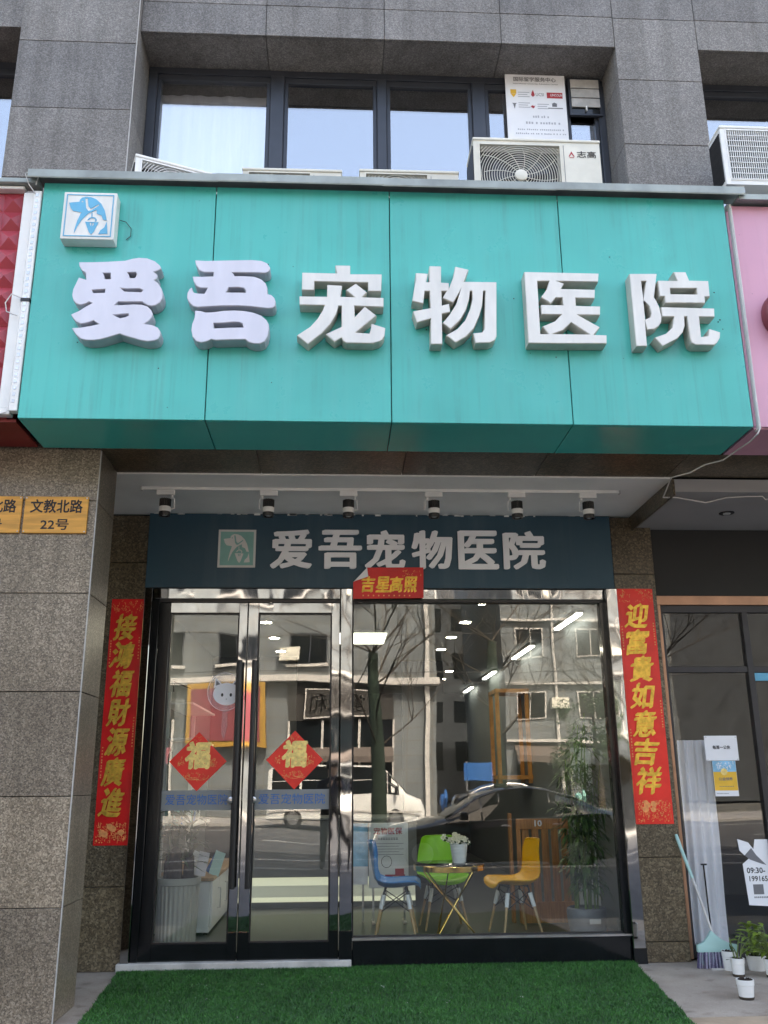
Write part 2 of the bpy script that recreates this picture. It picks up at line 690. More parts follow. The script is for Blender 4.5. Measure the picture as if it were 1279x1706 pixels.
def outline(polys, y_front, depth, bevel=.0, off=0.0):
    """closed outlines (x, z) with holes, as a solid letter facing -Y"""
    c = bpy.data.curves.new('outline', 'CURVE')
    c.dimensions = '2D'
    c.fill_mode = 'BOTH'
    c.extrude = depth / 2
    c.bevel_depth = bevel
    c.bevel_resolution = 1
    c.offset = off - bevel
    for p in polys:
        s_ = c.splines.new('POLY')
        s_.points.add(len(p) - 1)
        for q, (x, z) in zip(s_.points, p):
            q.co = (x, z, 0, 1)
        s_.use_cyclic_u = True
    o = bpy.data.objects.new('outline', c)
    COL.objects.link(o)
    dg = bpy.context.evaluated_depsgraph_get()
    me = bpy.data.meshes.new_from_object(o.evaluated_get(dg))
    V = [(v.co.x, y_front + depth / 2 - v.co.z, v.co.y) for v in me.vertices]
    F = [tuple(p.vertices) for p in me.polygons]
    bpy.data.objects.remove(o)
    bpy.data.curves.remove(c)
    bpy.data.meshes.remove(me)
    return MB().add(V, F)


NIB = [(-.010, -.006), (-.005, -.003), (0, 0), (.005, .003), (.010, .006)]


def nibs(s, n=5, ang=35):
    return [(math.cos(R(ang)) * s * (2 * k / (n - 1) - 1), math.sin(R(ang)) * s * (2 * k / (n - 1) - 1)) for k in range(n)]


# traced outlines of the sign characters and of the emblem (metres; emblem in unit square)
SHAPES = {'ai':[[(-1.85,4.998),(-1.762,5.0),(-1.644,5.007),(-1.526,5.018),(-1.479,5.034),(-1.432,5.044),(-1.373,5.041),(-1.317,5.019),(-1.28,4.986),(-1.268,4.962),(-1.274,4.952),(-1.289,4.941),(-1.317,4.93),(-1.296,4.914),(-1.289,4.897),(-1.294,4.877),(-1.31,4.863),(-1.283,4.843),(-1.256,4.8),(-1.244,4.753),(-1.245,4.719),(-1.261,4.686),(-1.289,4.664),(-1.318,4.658),(-1.348,4.665),(-1.366,4.676),(-1.385,4.69),(-1.551,4.686),(-1.571,4.661),(-1.5,4.666),(-1.442,4.671),(-1.383,4.669),(-1.347,4.657),(-1.319,4.631),(-1.305,4.599),(-1.307,4.572),(-1.325,4.545),(-1.356,4.519),(-1.303,4.513),(-1.264,4.494),(-1.244,4.465),(-1.242,4.432),(-1.255,4.403),(-1.283,4.389),(-1.329,4.383),(-1.376,4.391),(-1.435,4.409),(-1.488,4.425),(-1.521,4.438),(-1.564,4.423),(-1.608,4.406),(-1.654,4.392),(-1.699,4.385),(-1.745,4.385),(-1.786,4.396),(-1.821,4.428),(-1.854,4.478),(-1.788,4.484),(-1.726,4.497),(-1.672,4.512),(-1.709,4.537),(-1.739,4.523),(-1.768,4.514),(-1.796,4.51),(-1.827,4.526),(-1.852,4.555),(-1.869,4.582),(-1.817,4.611),(-1.773,4.645),(-1.732,4.673),(-1.752,4.682),(-1.78,4.665),(-1.809,4.656),(-1.839,4.667),(-1.862,4.693),(-1.874,4.733),(-1.872,4.779),(-1.858,4.82),(-1.84,4.876),(-1.788,4.859),(-1.794,4.909),(-1.824,4.932),(-1.845,4.969)],[(-1.672,4.912),(-1.622,4.913),(-1.618,4.867),(-1.658,4.866),(-1.663,4.892)],[(-1.502,4.921),(-1.445,4.924),(-1.438,4.909),(-1.448,4.881),(-1.486,4.878),(-1.491,4.903)],[(-1.738,4.776),(-1.649,4.784),(-1.651,4.758),(-1.731,4.754)],[(-1.539,4.794),(-1.497,4.79),(-1.409,4.795),(-1.386,4.782),(-1.396,4.768),(-1.514,4.771)],[(-1.573,4.583),(-1.53,4.589),(-1.475,4.594),(-1.471,4.583),(-1.493,4.57),(-1.528,4.561)]],'wu':[[(-1.034,5.033),(-0.959,5.03),(-0.887,5.033),(-0.767,5.039),(-0.629,5.045),(-0.562,5.04),(-0.519,5.021),(-0.497,4.987),(-0.498,4.963),(-0.511,4.946),(-0.535,4.938),(-0.595,4.94),(-0.764,4.938),(-0.752,4.925),(-0.749,4.912),(-0.678,4.913),(-0.606,4.909),(-0.557,4.89),(-0.526,4.86),(-0.512,4.823),(-0.511,4.772),(-0.482,4.766),(-0.46,4.743),(-0.45,4.71),(-0.453,4.676),(-0.47,4.661),(-0.503,4.656),(-0.55,4.661),(-0.616,4.669),(-0.705,4.673),(-0.823,4.67),(-0.912,4.663),(-1.0,4.655),(-1.03,4.664),(-1.061,4.697),(-1.075,4.73),(-1.074,4.77),(-1.061,4.801),(-1.044,4.815),(-1.04,4.791),(-1.027,4.772),(-0.994,4.766),(-0.955,4.766),(-0.936,4.808),(-0.984,4.809),(-1.015,4.825),(-1.034,4.859),(-1.045,4.901),(-0.983,4.901),(-0.899,4.906),(-0.898,4.935),(-0.966,4.935),(-1.0,4.951),(-1.026,4.995)],[(-0.801,4.779),(-0.785,4.816),(-0.717,4.82),(-0.678,4.814),(-0.665,4.796),(-0.666,4.78)],[(-1.014,4.631),(-0.975,4.629),(-0.936,4.617),(-0.88,4.622),(-0.81,4.634),(-0.739,4.638),(-0.668,4.635),(-0.603,4.623),(-0.548,4.601),(-0.512,4.568),(-0.494,4.535),(-0.491,4.489),(-0.499,4.437),(-0.519,4.397),(-0.553,4.38),(-0.594,4.379),(-0.627,4.39),(-0.654,4.411),(-0.754,4.407),(-0.859,4.401),(-0.888,4.408),(-0.922,4.39),(-0.957,4.381),(-0.992,4.39),(-1.021,4.427),(-1.032,4.479),(-1.029,4.525),(-1.014,4.578)],[(-0.879,4.533),(-0.806,4.536),(-0.747,4.544),(-0.7,4.543),(-0.679,4.533),(-0.671,4.506),(-0.758,4.503),(-0.875,4.495)]],'chong':[[(-0.268,4.957),(-0.019,4.956),(-0.031,5.021),(0.078,5.022),(0.079,4.952),(0.306,4.956),(0.301,4.815),(0.206,4.815),(0.205,4.884),(-0.178,4.885),(-0.179,4.815),(-0.268,4.814)],[(-0.285,4.765),(-0.088,4.766),(-0.088,4.861),(0.021,4.857),(0.01,4.768),(0.109,4.766),(0.047,4.821),(0.118,4.876),(0.2,4.806),(0.164,4.767),(0.318,4.765),(0.317,4.69),(0.109,4.694),(0.112,4.609),(0.182,4.693),(0.266,4.622),(0.119,4.486),(0.214,4.48),(0.223,4.508),(0.229,4.558),(0.328,4.526),(0.322,4.463),(0.304,4.433),(0.286,4.419),(0.238,4.402),(0.053,4.402),(0.029,4.418),(0.019,4.441),(-0.031,4.41),(-0.096,4.468),(0.018,4.529),(0.017,4.692),(-0.005,4.692),(-0.02,4.629),(-0.061,4.549),(-0.12,4.475),(-0.218,4.387),(-0.297,4.455),(-0.203,4.526),(-0.151,4.593),(-0.119,4.654),(-0.104,4.695),(-0.281,4.695)]],'wuu':[[(0.552,4.973),(0.641,4.968),(0.627,4.9),(0.649,4.9),(0.652,5.032),(0.739,5.031),(0.735,4.898),(0.791,4.896),(0.791,4.856),(0.824,4.943),(0.841,5.032),(0.94,5.008),(0.901,4.909),(1.14,4.911),(1.121,4.474),(1.105,4.443),(1.07,4.423),(0.967,4.418),(0.953,4.496),(1.016,4.504),(1.035,4.529),(1.053,4.834),(1.04,4.834),(1.027,4.714),(1.004,4.637),(0.96,4.534),(0.901,4.467),(0.825,4.419),(0.759,4.477),(0.84,4.526),(0.899,4.596),(0.937,4.686),(0.957,4.764),(0.958,4.832),(0.943,4.832),(0.934,4.763),(0.908,4.679),(0.865,4.602),(0.794,4.525),(0.736,4.571),(0.792,4.645),(0.84,4.729),(0.87,4.83),(0.818,4.735),(0.741,4.772),(0.771,4.828),(0.737,4.827),(0.736,4.714),(0.789,4.728),(0.795,4.661),(0.735,4.644),(0.731,4.405),(0.648,4.403),(0.652,4.604),(0.553,4.571),(0.526,4.662),(0.653,4.69),(0.65,4.825),(0.615,4.824),(0.602,4.724),(0.522,4.742),(0.538,4.845),(0.551,4.917)]],'yi':[[(1.346,5.0),(1.899,4.999),(1.888,4.928),(1.645,4.927),(1.589,4.927),(1.635,4.909),(1.611,4.866),(1.861,4.865),(1.853,4.793),(1.712,4.793),(1.711,4.731),(1.889,4.729),(1.882,4.658),(1.72,4.656),(1.787,4.614),(1.873,4.561),(1.825,4.5),(1.918,4.499),(1.913,4.431),(1.56,4.425),(1.347,4.425)],[(1.44,4.924),(1.526,4.926),(1.505,4.86),(1.458,4.794),(1.528,4.744),(1.566,4.792),(1.614,4.793),(1.617,4.733),(1.454,4.733),(1.453,4.655),(1.598,4.656),(1.548,4.603),(1.456,4.56),(1.495,4.5),(1.438,4.5)],[(1.53,4.501),(1.601,4.531),(1.666,4.594),(1.79,4.503)]],'yuan':[[(2.126,5.002),(2.332,5.007),(2.293,4.812),(2.308,4.78),(2.326,4.728),(2.329,4.689),(2.334,4.651),(2.327,4.612),(2.306,4.579),(2.269,4.553),(2.218,4.546),(2.208,4.597),(2.206,4.416),(2.125,4.414)],[(2.21,4.941),(2.245,4.942),(2.213,4.807)],[(2.212,4.778),(2.25,4.733),(2.26,4.681),(2.251,4.649),(2.212,4.632)],[(2.333,4.951),(2.479,4.951),(2.457,5.025),(2.55,5.026),(2.569,4.956),(2.713,4.956),(2.71,4.824),(2.671,4.823),(2.669,4.771),(2.372,4.767),(2.371,4.82),(2.335,4.819)],[(2.42,4.887),(2.616,4.891),(2.615,4.842),(2.419,4.841)],[(2.336,4.733),(2.732,4.73),(2.727,4.66),(2.612,4.659),(2.609,4.499),(2.662,4.506),(2.674,4.564),(2.754,4.537),(2.746,4.492),(2.721,4.453),(2.695,4.434),(2.56,4.433),(2.533,4.45),(2.525,4.488),(2.52,4.658),(2.502,4.657),(2.497,4.583),(2.477,4.532),(2.431,4.48),(2.317,4.418),(2.265,4.486),(2.353,4.52),(2.405,4.569),(2.424,4.656),(2.337,4.654)]],'dog':[[(0.107,0.763),(0.3,0.787),(0.308,0.833),(0.345,0.877),(0.416,0.9),(0.514,0.892),(0.611,0.853),(0.717,0.753),(0.791,0.619),(0.849,0.398),(0.775,0.414),(0.738,0.504),(0.648,0.537),(0.638,0.622),(0.49,0.54),(0.376,0.403),(0.305,0.257),(0.255,0.118),(0.258,0.195),(0.295,0.378),(0.355,0.56),(0.199,0.586),(0.147,0.65)],[(0.403,0.866),(0.45,0.866),(0.477,0.697),(0.524,0.643),(0.669,0.745),(0.675,0.712),(0.537,0.607),(0.485,0.594),(0.437,0.658)],[(0.339,0.81),(0.371,0.81),(0.374,0.779),(0.342,0.779)],[(0.849,0.373),(0.883,0.115),(0.712,0.105),(0.743,0.185),(0.812,0.247)],[(0.442,0.362),(0.696,0.357),(0.619,0.146),(0.582,0.097),(0.572,0.097),(0.529,0.144)],[(0.529,0.342),(0.561,0.342),(0.566,0.265),(0.54,0.301)],[(0.58,0.339),(0.614,0.339),(0.606,0.29),(0.585,0.265)],[(0.482,0.393),(0.508,0.442),(0.561,0.468),(0.624,0.457),(0.659,0.411),(0.648,0.373),(0.622,0.373),(0.638,0.403),(0.603,0.439),(0.551,0.445),(0.508,0.401)],[(0.548,0.553),(0.566,0.553),(0.569,0.47),(0.551,0.47)]]}

# ================================================================== the setting
def slab(name, m, *a, bev=0):
    return struct(B(*a).build(name, m, bev=bev))


struct(MB().quad((-300, -300, -.19), (300, -300, -.19), (300, 300, -.19), (-300, 300, -.19)).build('ground', 'ground_far'))
slab('pavement', 'pavement', -40, 40, -1.785, .30, -.18, -.02)
slab('paving_band', 'paving_tan', -40, 40, -2.35, -1.79, -.18, -.021, bev=.003)
slab('forecourt', 'asphalt', -40, 40, -8.62, -2.35, -.18, -.024)
slab('road', 'asphalt', -120, 120, -28.4, -8.80, -.186, -.15)
kerb = slab('kerb', 'kerb_stone', -40, 40, -8.80, -8.62, -.186, -.012, bev=.012)
slab('far_pavement', 'kerb_stone', -60, 60, -36, -28.4, -.186, -.03, bev=.01)
road_marks = thing('road_markings', 'white painted lines along the asphalt road behind the parked sedan', 'road marking', (0, -16, -.146))
for k in range(9):
    B(-30 + k * 7, -27 + k * 7, -18.6, -18.45, -.148, -.146).build('dash', 'road_paint', road_marks)
for y in (-12.2, -25.3):
    B(-60, 60, y - .07, y + .07, -.148, -.146).build('lane_line', 'road_paint', road_marks)

# ------------------------------------------------------------------ the building that holds the shop
bld = thing('commercial_building', 'grey granite clad building with shop bays below and dark framed office windows above', 'building', (0, 0, -.02))
B(-16, 18, -.30, 13, 4.02, 17.5).build('core_wall', 'core_dark', bld)
B(-16, 18, -1.48, -.30, 8.95, 17.5).build('upper_wall', 'stone_grey', bld)
B(-16, 18, 12.9, 13.2, -.02, 4.02).build('back_wall', 'core_dark', bld)
for x in (-16.2, 18):
    B(x, x + .2, -1.4, 13.2, -.02, 17.5).build('end_wall', 'core_dark', bld)
B(-16, 18, -1.62, .20, 3.90, 4.02).build('canopy_slab', 'core_dark', bld)
B(-16, 18, -1.50, -.30, 5.60, 5.72).build('floor_slab', 'core_dark', bld)
B(-16, 18, -1.62, -1.50, 4.02, 5.72).build('spandrel_wall', 'core_dark', bld)
B(-16, -2.9, -.3, .3, -.02, 3.9).build('wall_behind_pillar', 'core_dark', bld)

GAP = .005


def stone(x0, x1, y0, y1, z0, z1, m='stone_grey', nm='stone_panel'):
    a = [x0, x1, y0, y1, z0, z1]
    s_ = [x1 - x0, y1 - y0, z1 - z0]
    t = s_.index(min(s_))
    for k in range(3):
        if k != t:
            a[2 * k] += GAP / 2
            a[2 * k + 1] -= GAP / 2
    d = random.uniform(-.0012, .0012)
    if t == 1:
        a[2] += d
    return B(*a).build(nm, m, bld, bev=.0025)


ZJ = [-.03 + .697 * k for k in range(0, 14)]
# left pillar: free standing below, engaged above; flamed stone below the sign, finer grey above it
B(-2.76, -1.815, -1.62, -1.16, -.02, 9.0).build('pillar_core', 'joint', bld)
for i in range(13):
    z0, z1 = ZJ[i], ZJ[i + 1]
    m = 'stone_tan' if z1 < 4.4 else 'stone_grey'
    z0 = max(z0, -.02)
    stone(-2.79, -1.785, -1.65, -1.62, z0, z1, m)
    stone(-1.815, -1.785, -1.618, -1.13, z0, z1, m)
    stone(-2.79, -2.76, -1.618, -1.13, z0, z1, m)
    if z1 < 4.2:
        stone(-2.758, -1.817, -1.16, -1.13, z0, z1, m)
B(-1.7865, -1.7815, -1.6485, -1.632, -.02, 3.85).build('corner_trim', 'trim_pale', bld)
B(-1.7865, -1.7815, -1.6485, -1.632, 5.8, 9.0).build('corner_trim', 'trim_pale', bld)
# upper right column
ZR = [5.44 + .69 * k for k in range(6)]
B(2.535, 3.25, -1.52, -1.0, 4.0, 9.0).build('pillar_core', 'joint', bld)
for i in range(5):
    stone(2.505, 3.28, -1.55, -1.52, ZR[i], ZR[i + 1])
    stone(2.505, 2.535, -1.518, -1.02, ZR[i], ZR[i + 1])
    stone(3.25, 3.28, -1.518, -1.02, ZR[i], ZR[i + 1])
# lintels with their soffits
for xa in ([-7.06, -5.99, -4.92, -3.86, -2.79], [-1.785, -.675, .392, 1.457, 2.505], [3.28, 4.35, 5.42, 6.49, 7.56]):
    B(xa[0], xa[-1], -1.52, -1.0, 7.90, 9.0).build('lintel_core', 'joint', bld)
    for a, b in zip(xa, xa[1:]):
        stone(a, b, -1.55, -1.52, 7.867, 8.207)
        stone(a, b, -1.55, -1.52, 8.207, 8.90)
        stone(a, b, -1.518, -1.06, 7.872, 7.90)
for x0, x1 in ((-8.0, -7.06), (7.56, 8.4)):
    B(x0, x1, -1.62, -1.02, 4.0, 9.0).build('outer_pillar', 'stone_grey', bld)
# shop level: stone soffit of the beam in front of the ceilings
xs = [-9, -7.9, -6.8, -5.7, -4.6, -3.5, -2.79]
sx = [-1.785, -.62, .52, 1.62, 2.72, 3.78, 4.85, 5.95, 7.0, 8.1]
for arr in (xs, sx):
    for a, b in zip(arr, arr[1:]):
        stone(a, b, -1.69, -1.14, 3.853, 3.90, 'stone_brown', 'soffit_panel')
B(-16, 18, -1.70, -1.62, 3.905, 5.70).build('sign_backing_wall', 'core_dark', bld)
# stone beside the shop front
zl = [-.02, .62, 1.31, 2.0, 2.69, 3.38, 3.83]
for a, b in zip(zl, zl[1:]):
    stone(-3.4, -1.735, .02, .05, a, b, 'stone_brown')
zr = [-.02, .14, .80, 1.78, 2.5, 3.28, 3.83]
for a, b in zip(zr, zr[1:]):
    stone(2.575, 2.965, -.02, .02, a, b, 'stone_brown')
B(2.60, 2.94, .02, 4.0, -.02, 3.86).build('party_wall', 'core_dark', bld)
B(-3.4, -1.80, .05, .3, -.02, 3.9).build('party_wall', 'core_dark', bld)

# office windows
def office_window(xs_, parts, y=-1.1, plain=-1):
    w = MB()
    w.box(xs_[0], xs_[1], y - .03, y + .05, 7.80, 7.872)
    w.box(xs_[0], xs_[1], y - .03, y + .05, 5.72, 5.80)
    wf = w.build('window', 'window_frame', bld, bev=.004)
    for x0, x1 in parts:
        B(x0, x1, y - .045, y + .05, 5.80, 7.80).build('mullion', 'window_frame', wf, bev=.006)
    edges = sorted(parts)
    for (a0, a1), (b0, b1) in zip(edges, edges[1:]):
        if b0 - a1 > .15:
            fr = MB()
            for zz0, zz1 in ((7.735, 7.80), (5.80, 5.86)):
                fr.box(a1, b0, y - .02, y + .04, zz0, zz1)
            fr.box(a1, a1 + .035, y - .02, y + .04, 5.86, 7.735)
            fr.box(b0 - .035, b0, y - .02, y + .04, 5.86, 7.735)
            fr.build('sash', 'window_frame', wf, bev=.004)
            B(a1 + .03, b0 - .03, y + .005, y + .017, 5.84, 7.75).build('pane', 'plain_glass' if plain == len(wf.children) else 'office_glass', wf)
    return wf


office_window((-1.785, 2.505), [(-1.785, -1.70), (-.656, -.525), (.339, .431), (1.236, 1.363), (2.10, 2.14), (2.44, 2.505)], plain=7)
office_window((-7.06, -2.79), [(-7.06, -6.95), (-5.6, -5.5), (-4.2, -4.1), (-2.88, -2.79)])
office_window((3.28, 7.56), [(3.28, 3.37), (4.7, 4.82), (6.1, 6.2), (7.45, 7.56)])

# a pale curtain drawn behind the first office pane
cur = MB()
cur.grid(lambda u, v: (-1.70 + u * 1.05, -.93 + .006 * math.sin(u * 50) + .006 * math.sin(u * 17), 5.8 + v * 1.93), 120, 1)
tag(cur.build('curtain', 'curtain', smooth=True, origin=(-1.17, -.93, 5.72)), 'pale drawn curtain behind the leftmost pane of the office window', 'curtain')

# ------------------------------------------------------------------ inside the shop
slab('floor', 'interior_floor', -1.80, 2.60, .10, 12.9, -.02, .10)
slab('ceiling', 'interior_ceiling', -1.80, 2.60, .14, 12.9, 3.12, 3.3)
slab('wall_left', 'interior_wall', -1.86, -1.72, .31, 12.9, .10, 3.12)
slab('wall_right', 'interior_wall', 2.585, 2.598, .16, 12.9, .10, 3.12)
slab('wall_back', 'interior_dark', -1.72, 2.585, 10.2, 10.35, .10, 3.12)
slab('partition', 'interior_dark', -1.72, -.55, 4.6, 4.7, .10, 3.12)
slab('wall_dark_bay', 'interior_dark', .95, 1.55, 5.1, 5.2, .10, 3.12)
slab('canopy_ceiling', 'white_paint', -3.4, 2.78, -1.137, .03, 3.842, 3.88)
slab('neighbour_ceiling', 'grey_ceiling', 2.80, 9.0, -1.137, .12, 3.73, 3.84)
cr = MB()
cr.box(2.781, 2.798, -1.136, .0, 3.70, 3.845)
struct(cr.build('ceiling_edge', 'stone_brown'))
# ================================================================== the big teal sign
SX = [-2.20, -.925, .373, 1.66, 2.965]
sign = thing('shop_sign', 'large teal fascia sign with raised white characters above the pet clinic entrance', 'shop sign', (.38, -2.0, 3.85))
B(SX[0] + .01, SX[-1] - .01, -2.255, -1.71, 3.875, 5.69).build('sign_box', 'core_dark', sign)
for a, b in zip(SX, SX[1:]):
    g = .0035
    MB().prism([(a + g, 3.85), (b - g, 3.85), (b - g, 5.735), (a + g, 5.735)], -2.28, -2.262).build('front_panel', 'teal_panel', sign, bev=.003)
    B(a + g, b - g, -2.258, -1.70, 3.85, 3.868).build('underside_panel', 'teal_clean', sign, bev=.002)
for x in (SX[0] + .002, SX[-1] - .008):
    B(x, x + .006, -2.262, -1.70, 3.87, 5.70).build('side_panel', 'teal_panel', sign)
# metal flashing along the top, in overlapping lengths
fx = [-2.29, -.92, .33, 1.62, 3.09]
for i, (a, b) in enumerate(zip(fx, fx[1:])):
    d = .004 * (i % 2)
    m = MB()
    pr = [(-2.375, 5.722 + d), (-2.372, 5.714 + d), (-2.30, 5.772 + d), (-2.16, 5.778 + d), (-2.16, 5.787 + d), (-2.302, 5.781 + d)]
    n = len(pr)
    V = [(a - .012, y, z) for y, z in pr] + [(b + .012, y, z) for y, z in pr]
    m.add(V, [tuple(range(n)), tuple(range(2 * n - 1, n - 1, -1))] + [(k, (k + 1) % n, (k + 1) % n + n, k + n) for k in range(n)])
    m.build('flashing', 'flashing', sign)
    B(a, b, -2.376, -2.372, 5.722 + d, 5.782 + d).build('flashing_lip', 'flashing', sign)
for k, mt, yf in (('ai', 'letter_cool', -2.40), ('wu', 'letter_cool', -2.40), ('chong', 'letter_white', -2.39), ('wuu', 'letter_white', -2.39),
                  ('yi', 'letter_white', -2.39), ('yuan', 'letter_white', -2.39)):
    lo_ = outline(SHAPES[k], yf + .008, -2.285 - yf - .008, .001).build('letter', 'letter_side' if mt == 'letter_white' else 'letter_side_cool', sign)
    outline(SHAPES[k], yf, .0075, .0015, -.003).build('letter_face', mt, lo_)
random.seed(21)
for k in range(22):
    x, z = random.uniform(-2.1, 2.85), random.choice([random.uniform(4.3, 5.1), random.uniform(3.95, 5.6)])
    r_ = random.uniform(.004, .007)
    MB().lathe((x, -2.2812, z), [(r_, 0), (r_ * .6, .002)], 8, 'y').build('screw', 'black_plastic', sign)
lb = B(-2.004, -1.625, -2.39, -2.285, 5.192, 5.581).build('logo_box', 'letter_white', sign, bev=.006, seg=2)


def frame_ring(x0, x1, z0, z1, w, y, d=.002):
    m = MB()
    m.box(x0, x1, y, y + d, z0, z0 + w)
    m.box(x0, x1, y, y + d, z1 - w, z1)
    m.box(x0, x0 + w, y, y + d, z0 + w, z1 - w)
    m.box(x1 - w, x1, y, y + d, z0 + w, z1 - w)
    return m


def dog(x0, x1, z0, z1, y, d=.003):
    return outline([[(x0 + a * (x1 - x0), z0 + b * (z1 - z0)) for a, b in p] for p in SHAPES['dog']], y, d)


dog(-2.004, -1.625, 5.192, 5.581, -2.394).build('emblem', 'logo_blue', lb)
frame_ring(-1.984, -1.645, 5.212, 5.561, .007, -2.3935, .0025).build('emblem_border', 'logo_blue', lb)
# a thin wire looping out of the logo box
m = MB()
m.tube([(-1.615, -2.29, 5.42), (-1.57, -2.30, 5.40), (-1.53, -2.295, 5.35), (-1.53, -2.29, 5.29), (-1.56, -2.288, 5.26)], .003, 5)
m.build('wire', 'cable_black', sign, smooth=True)

# ------------------------------------------------------------------ neighbour's red sign on the left
red = thing('red_tile_sign', 'red sign of moulded pyramid tiles in a white frame left of the teal sign', 'sign', (-3.4, -2.0, 3.85))
B(-5.2, -2.30, -2.20, -1.71, 3.875, 5.70).build('sign_box', 'red_board', red)
B(-5.2, -2.235, -2.195, -1.71, 3.852, 3.874).build('underside_panel', 'red_board', red)
t = .158
pm = MB()
pm.add([(0, 0, 0), (t, 0, 0), (t, 0, t), (0, 0, t), (t / 2, -.042, t / 2)], [(0, 1, 4), (1, 2, 4), (2, 3, 4), (3, 0, 4), (0, 3, 2, 1)])
tile_me = pm.mesh('pyramid_tile', 'red_tile')
for r in range(11):
    for c in range(7):
        put('pyramid_tile', tile_me, red, (-2.345 - (c + 1) * t, -2.203, 3.945 + r * t))
B(-2.343, -2.268, -2.262, -2.19, 3.93, 5.66).build('frame_post', 'white_plastic', red, bev=.004)
B(-5.2, -2.345, -2.262, -2.19, 5.69, 5.715).build('frame_rail', 'white_plastic', red, bev=.004)
B(-5.2, -2.235, -2.30, -2.19, 5.72, 5.76).build('cap_rail', 'flashing', red, bev=.004)
B(-5.2, -2.26, -2.262, -2.19, 3.885, 3.935).build('frame_rail', 'white_plastic', red, bev=.004)
led = thing('led_tube_strip', 'slim white light tube running down the edge of the red tile sign', 'light tube', (-2.262, -2.27, 3.93))
B(-2.262, -2.206, -2.288, -2.225, 3.90, 5.66).build('housing', 'white_plastic', led, bev=.004)
for k in range(34):
    B(-2.246, -2.226, -2.290, -2.288, 3.96 + k * .05, 3.985 + k * .05).build('diode', 'bare_metal', led)
B(-2.266, -2.203, -2.294, -2.25, 4.74, 4.765).build('clip', 'black_plastic', led)
for pts, lab_ in (([(-2.25, -2.29, 5.63), (-2.30, -2.31, 5.70), (-2.33, -2.32, 5.78), (-2.27, -2.33, 5.81), (-2.235, -2.31, 5.77), (-2.25, -2.30, 5.70)], 'thin pale cord looped at the top corner of the red tile sign'),
                  ([(-2.26, -2.28, 4.77), (-2.33, -2.30, 4.79), (-2.365, -2.30, 4.72), (-2.35, -2.30, 4.65), (-2.28, -2.28, 4.63)], 'short white cord looped half way down the light tube'),
                  ([(-2.265, -2.28, 3.94), (-2.27, -2.29, 3.89), (-2.33, -2.29, 3.87), (-2.45, -2.29, 3.89)], 'white cord hanging from the foot of the light tube')):
    m = MB()
    m.tube(pts, .0045, 6)
    tag(m.build('power_cord', 'cable_white', smooth=True), lab_, 'cord')

# ------------------------------------------------------------------ neighbour's pink sign on the right
pink = thing('pink_sign', 'plain pink fascia sign right of the teal sign', 'sign', (4.2, -2.0, 3.85))
B(3.02, 6.4, -2.23, -1.71, 3.875, 5.68).build('sign_box', 'core_dark', pink)
B(3.02, 6.4, -2.255, -2.235, 3.86, 5.70).build('front_panel', 'pink_panel', pink, bev=.003)
B(2.985, 6.4, -2.232, -1.70, 3.85, 3.868).build('underside_panel', 'pink_panel', pink)
B(3.004, 3.018, -2.275, -2.20, 3.84, 5.70).build('edge_trim', 'white_plastic', pink)
B(2.985, 3.003, -2.24, -2.15, 3.87, 5.66).build('edge_channel', 'pink_panel', pink)
B(3.05, 6.4, -2.33, -1.72, 5.72, 5.735).build('flashing', 'flashing', pink)
B(3.06, 6.4, -2.345, -2.33, 5.70, 5.745).build('flashing_lip', 'flashing', pink)
MB().lathe((3.35, -2.256, 4.735), [(.205, 0), (.215, .02), (.215, .085), (.205, .10)], 40, 'y').build('round_badge', 'shop_red', pink, smooth=True)
MB().lathe((3.35, -2.357, 4.735), [(.19, 0), (.188, .006)], 40, 'y').build('badge_face', 'letter_white', pink, smooth=True)
m = MB()
m.tube([(3.010, -2.285, 5.66), (3.012, -2.285, 5.0), (3.008, -2.284, 4.3), (3.006, -2.284, 3.84), (2.99, -2.27, 3.80), (2.99, -2.15, 3.79), (2.985, -1.95, 3.80),
        (2.93, -1.80, 3.77), (2.82, -1.72, 3.76), (2.74, -1.62, 3.73), (2.62, -1.52, 3.72), (2.66, -1.30, 3.69), (2.715, -1.07, 3.70), (2.85, -1.03, 3.712), (3.033, -.99, 3.695),
        (3.124, -.96, 3.69), (3.276, -1.03, 3.715), (3.45, -1.06, 3.717), (3.568, -1.07, 3.717), (3.61, -1.03, 3.70), (3.68, -1.04, 3.717), (4.2, -1.05, 3.717)], .0055, 6)
tag(m.build('hanging_cable', 'cable_white', smooth=True), 'loose white cable hanging from the pink sign to the grey ceiling', 'cable')

# ------------------------------------------------------------------ air conditioners on the ledge above the sign
def concentric_grille(cx, cz, hw, hh, y, r0, mb=None, step=.0205):
    """fan guard: rings clipped to a rectangle, with spokes"""
    mb = mb or MB()
    r = r0
    while r < math.hypot(hw, hh):
        pts = []
        for k in range(97):
            a = 2 * math.pi * k / 96
            x, z = r * math.cos(a), r * math.sin(a)
            if abs(x) <= hw and abs(z) <= hh:
                pts.append((cx + x, y, cz + z))
            else:
                if len(pts) > 1:
                    mb.tube(pts, .003, 4, False)
                pts = []
        if len(pts) > 1:
            mb.tube(pts, .003, 4, False)
        r += step
    for k in range(12):
        a = 2 * math.pi * (k + .3) / 12
        s_ = min(hw / max(abs(math.cos(a)), 1e-6), hh / max(abs(math.sin(a)), 1e-6))
        pts = []
        for q in range(7):
            rr = r0 + (s_ - r0) * q / 6
            aa = a + .35 * (q / 6) ** 1.2
            x, z = rr * math.cos(aa), rr * math.sin(aa)
            if abs(x) <= hw and abs(z) <= hh:
                pts.append((cx + x, y - .003, cz + z))
        if len(pts) > 1:
            mb.tube(pts, .0024, 4, False)
    return mb


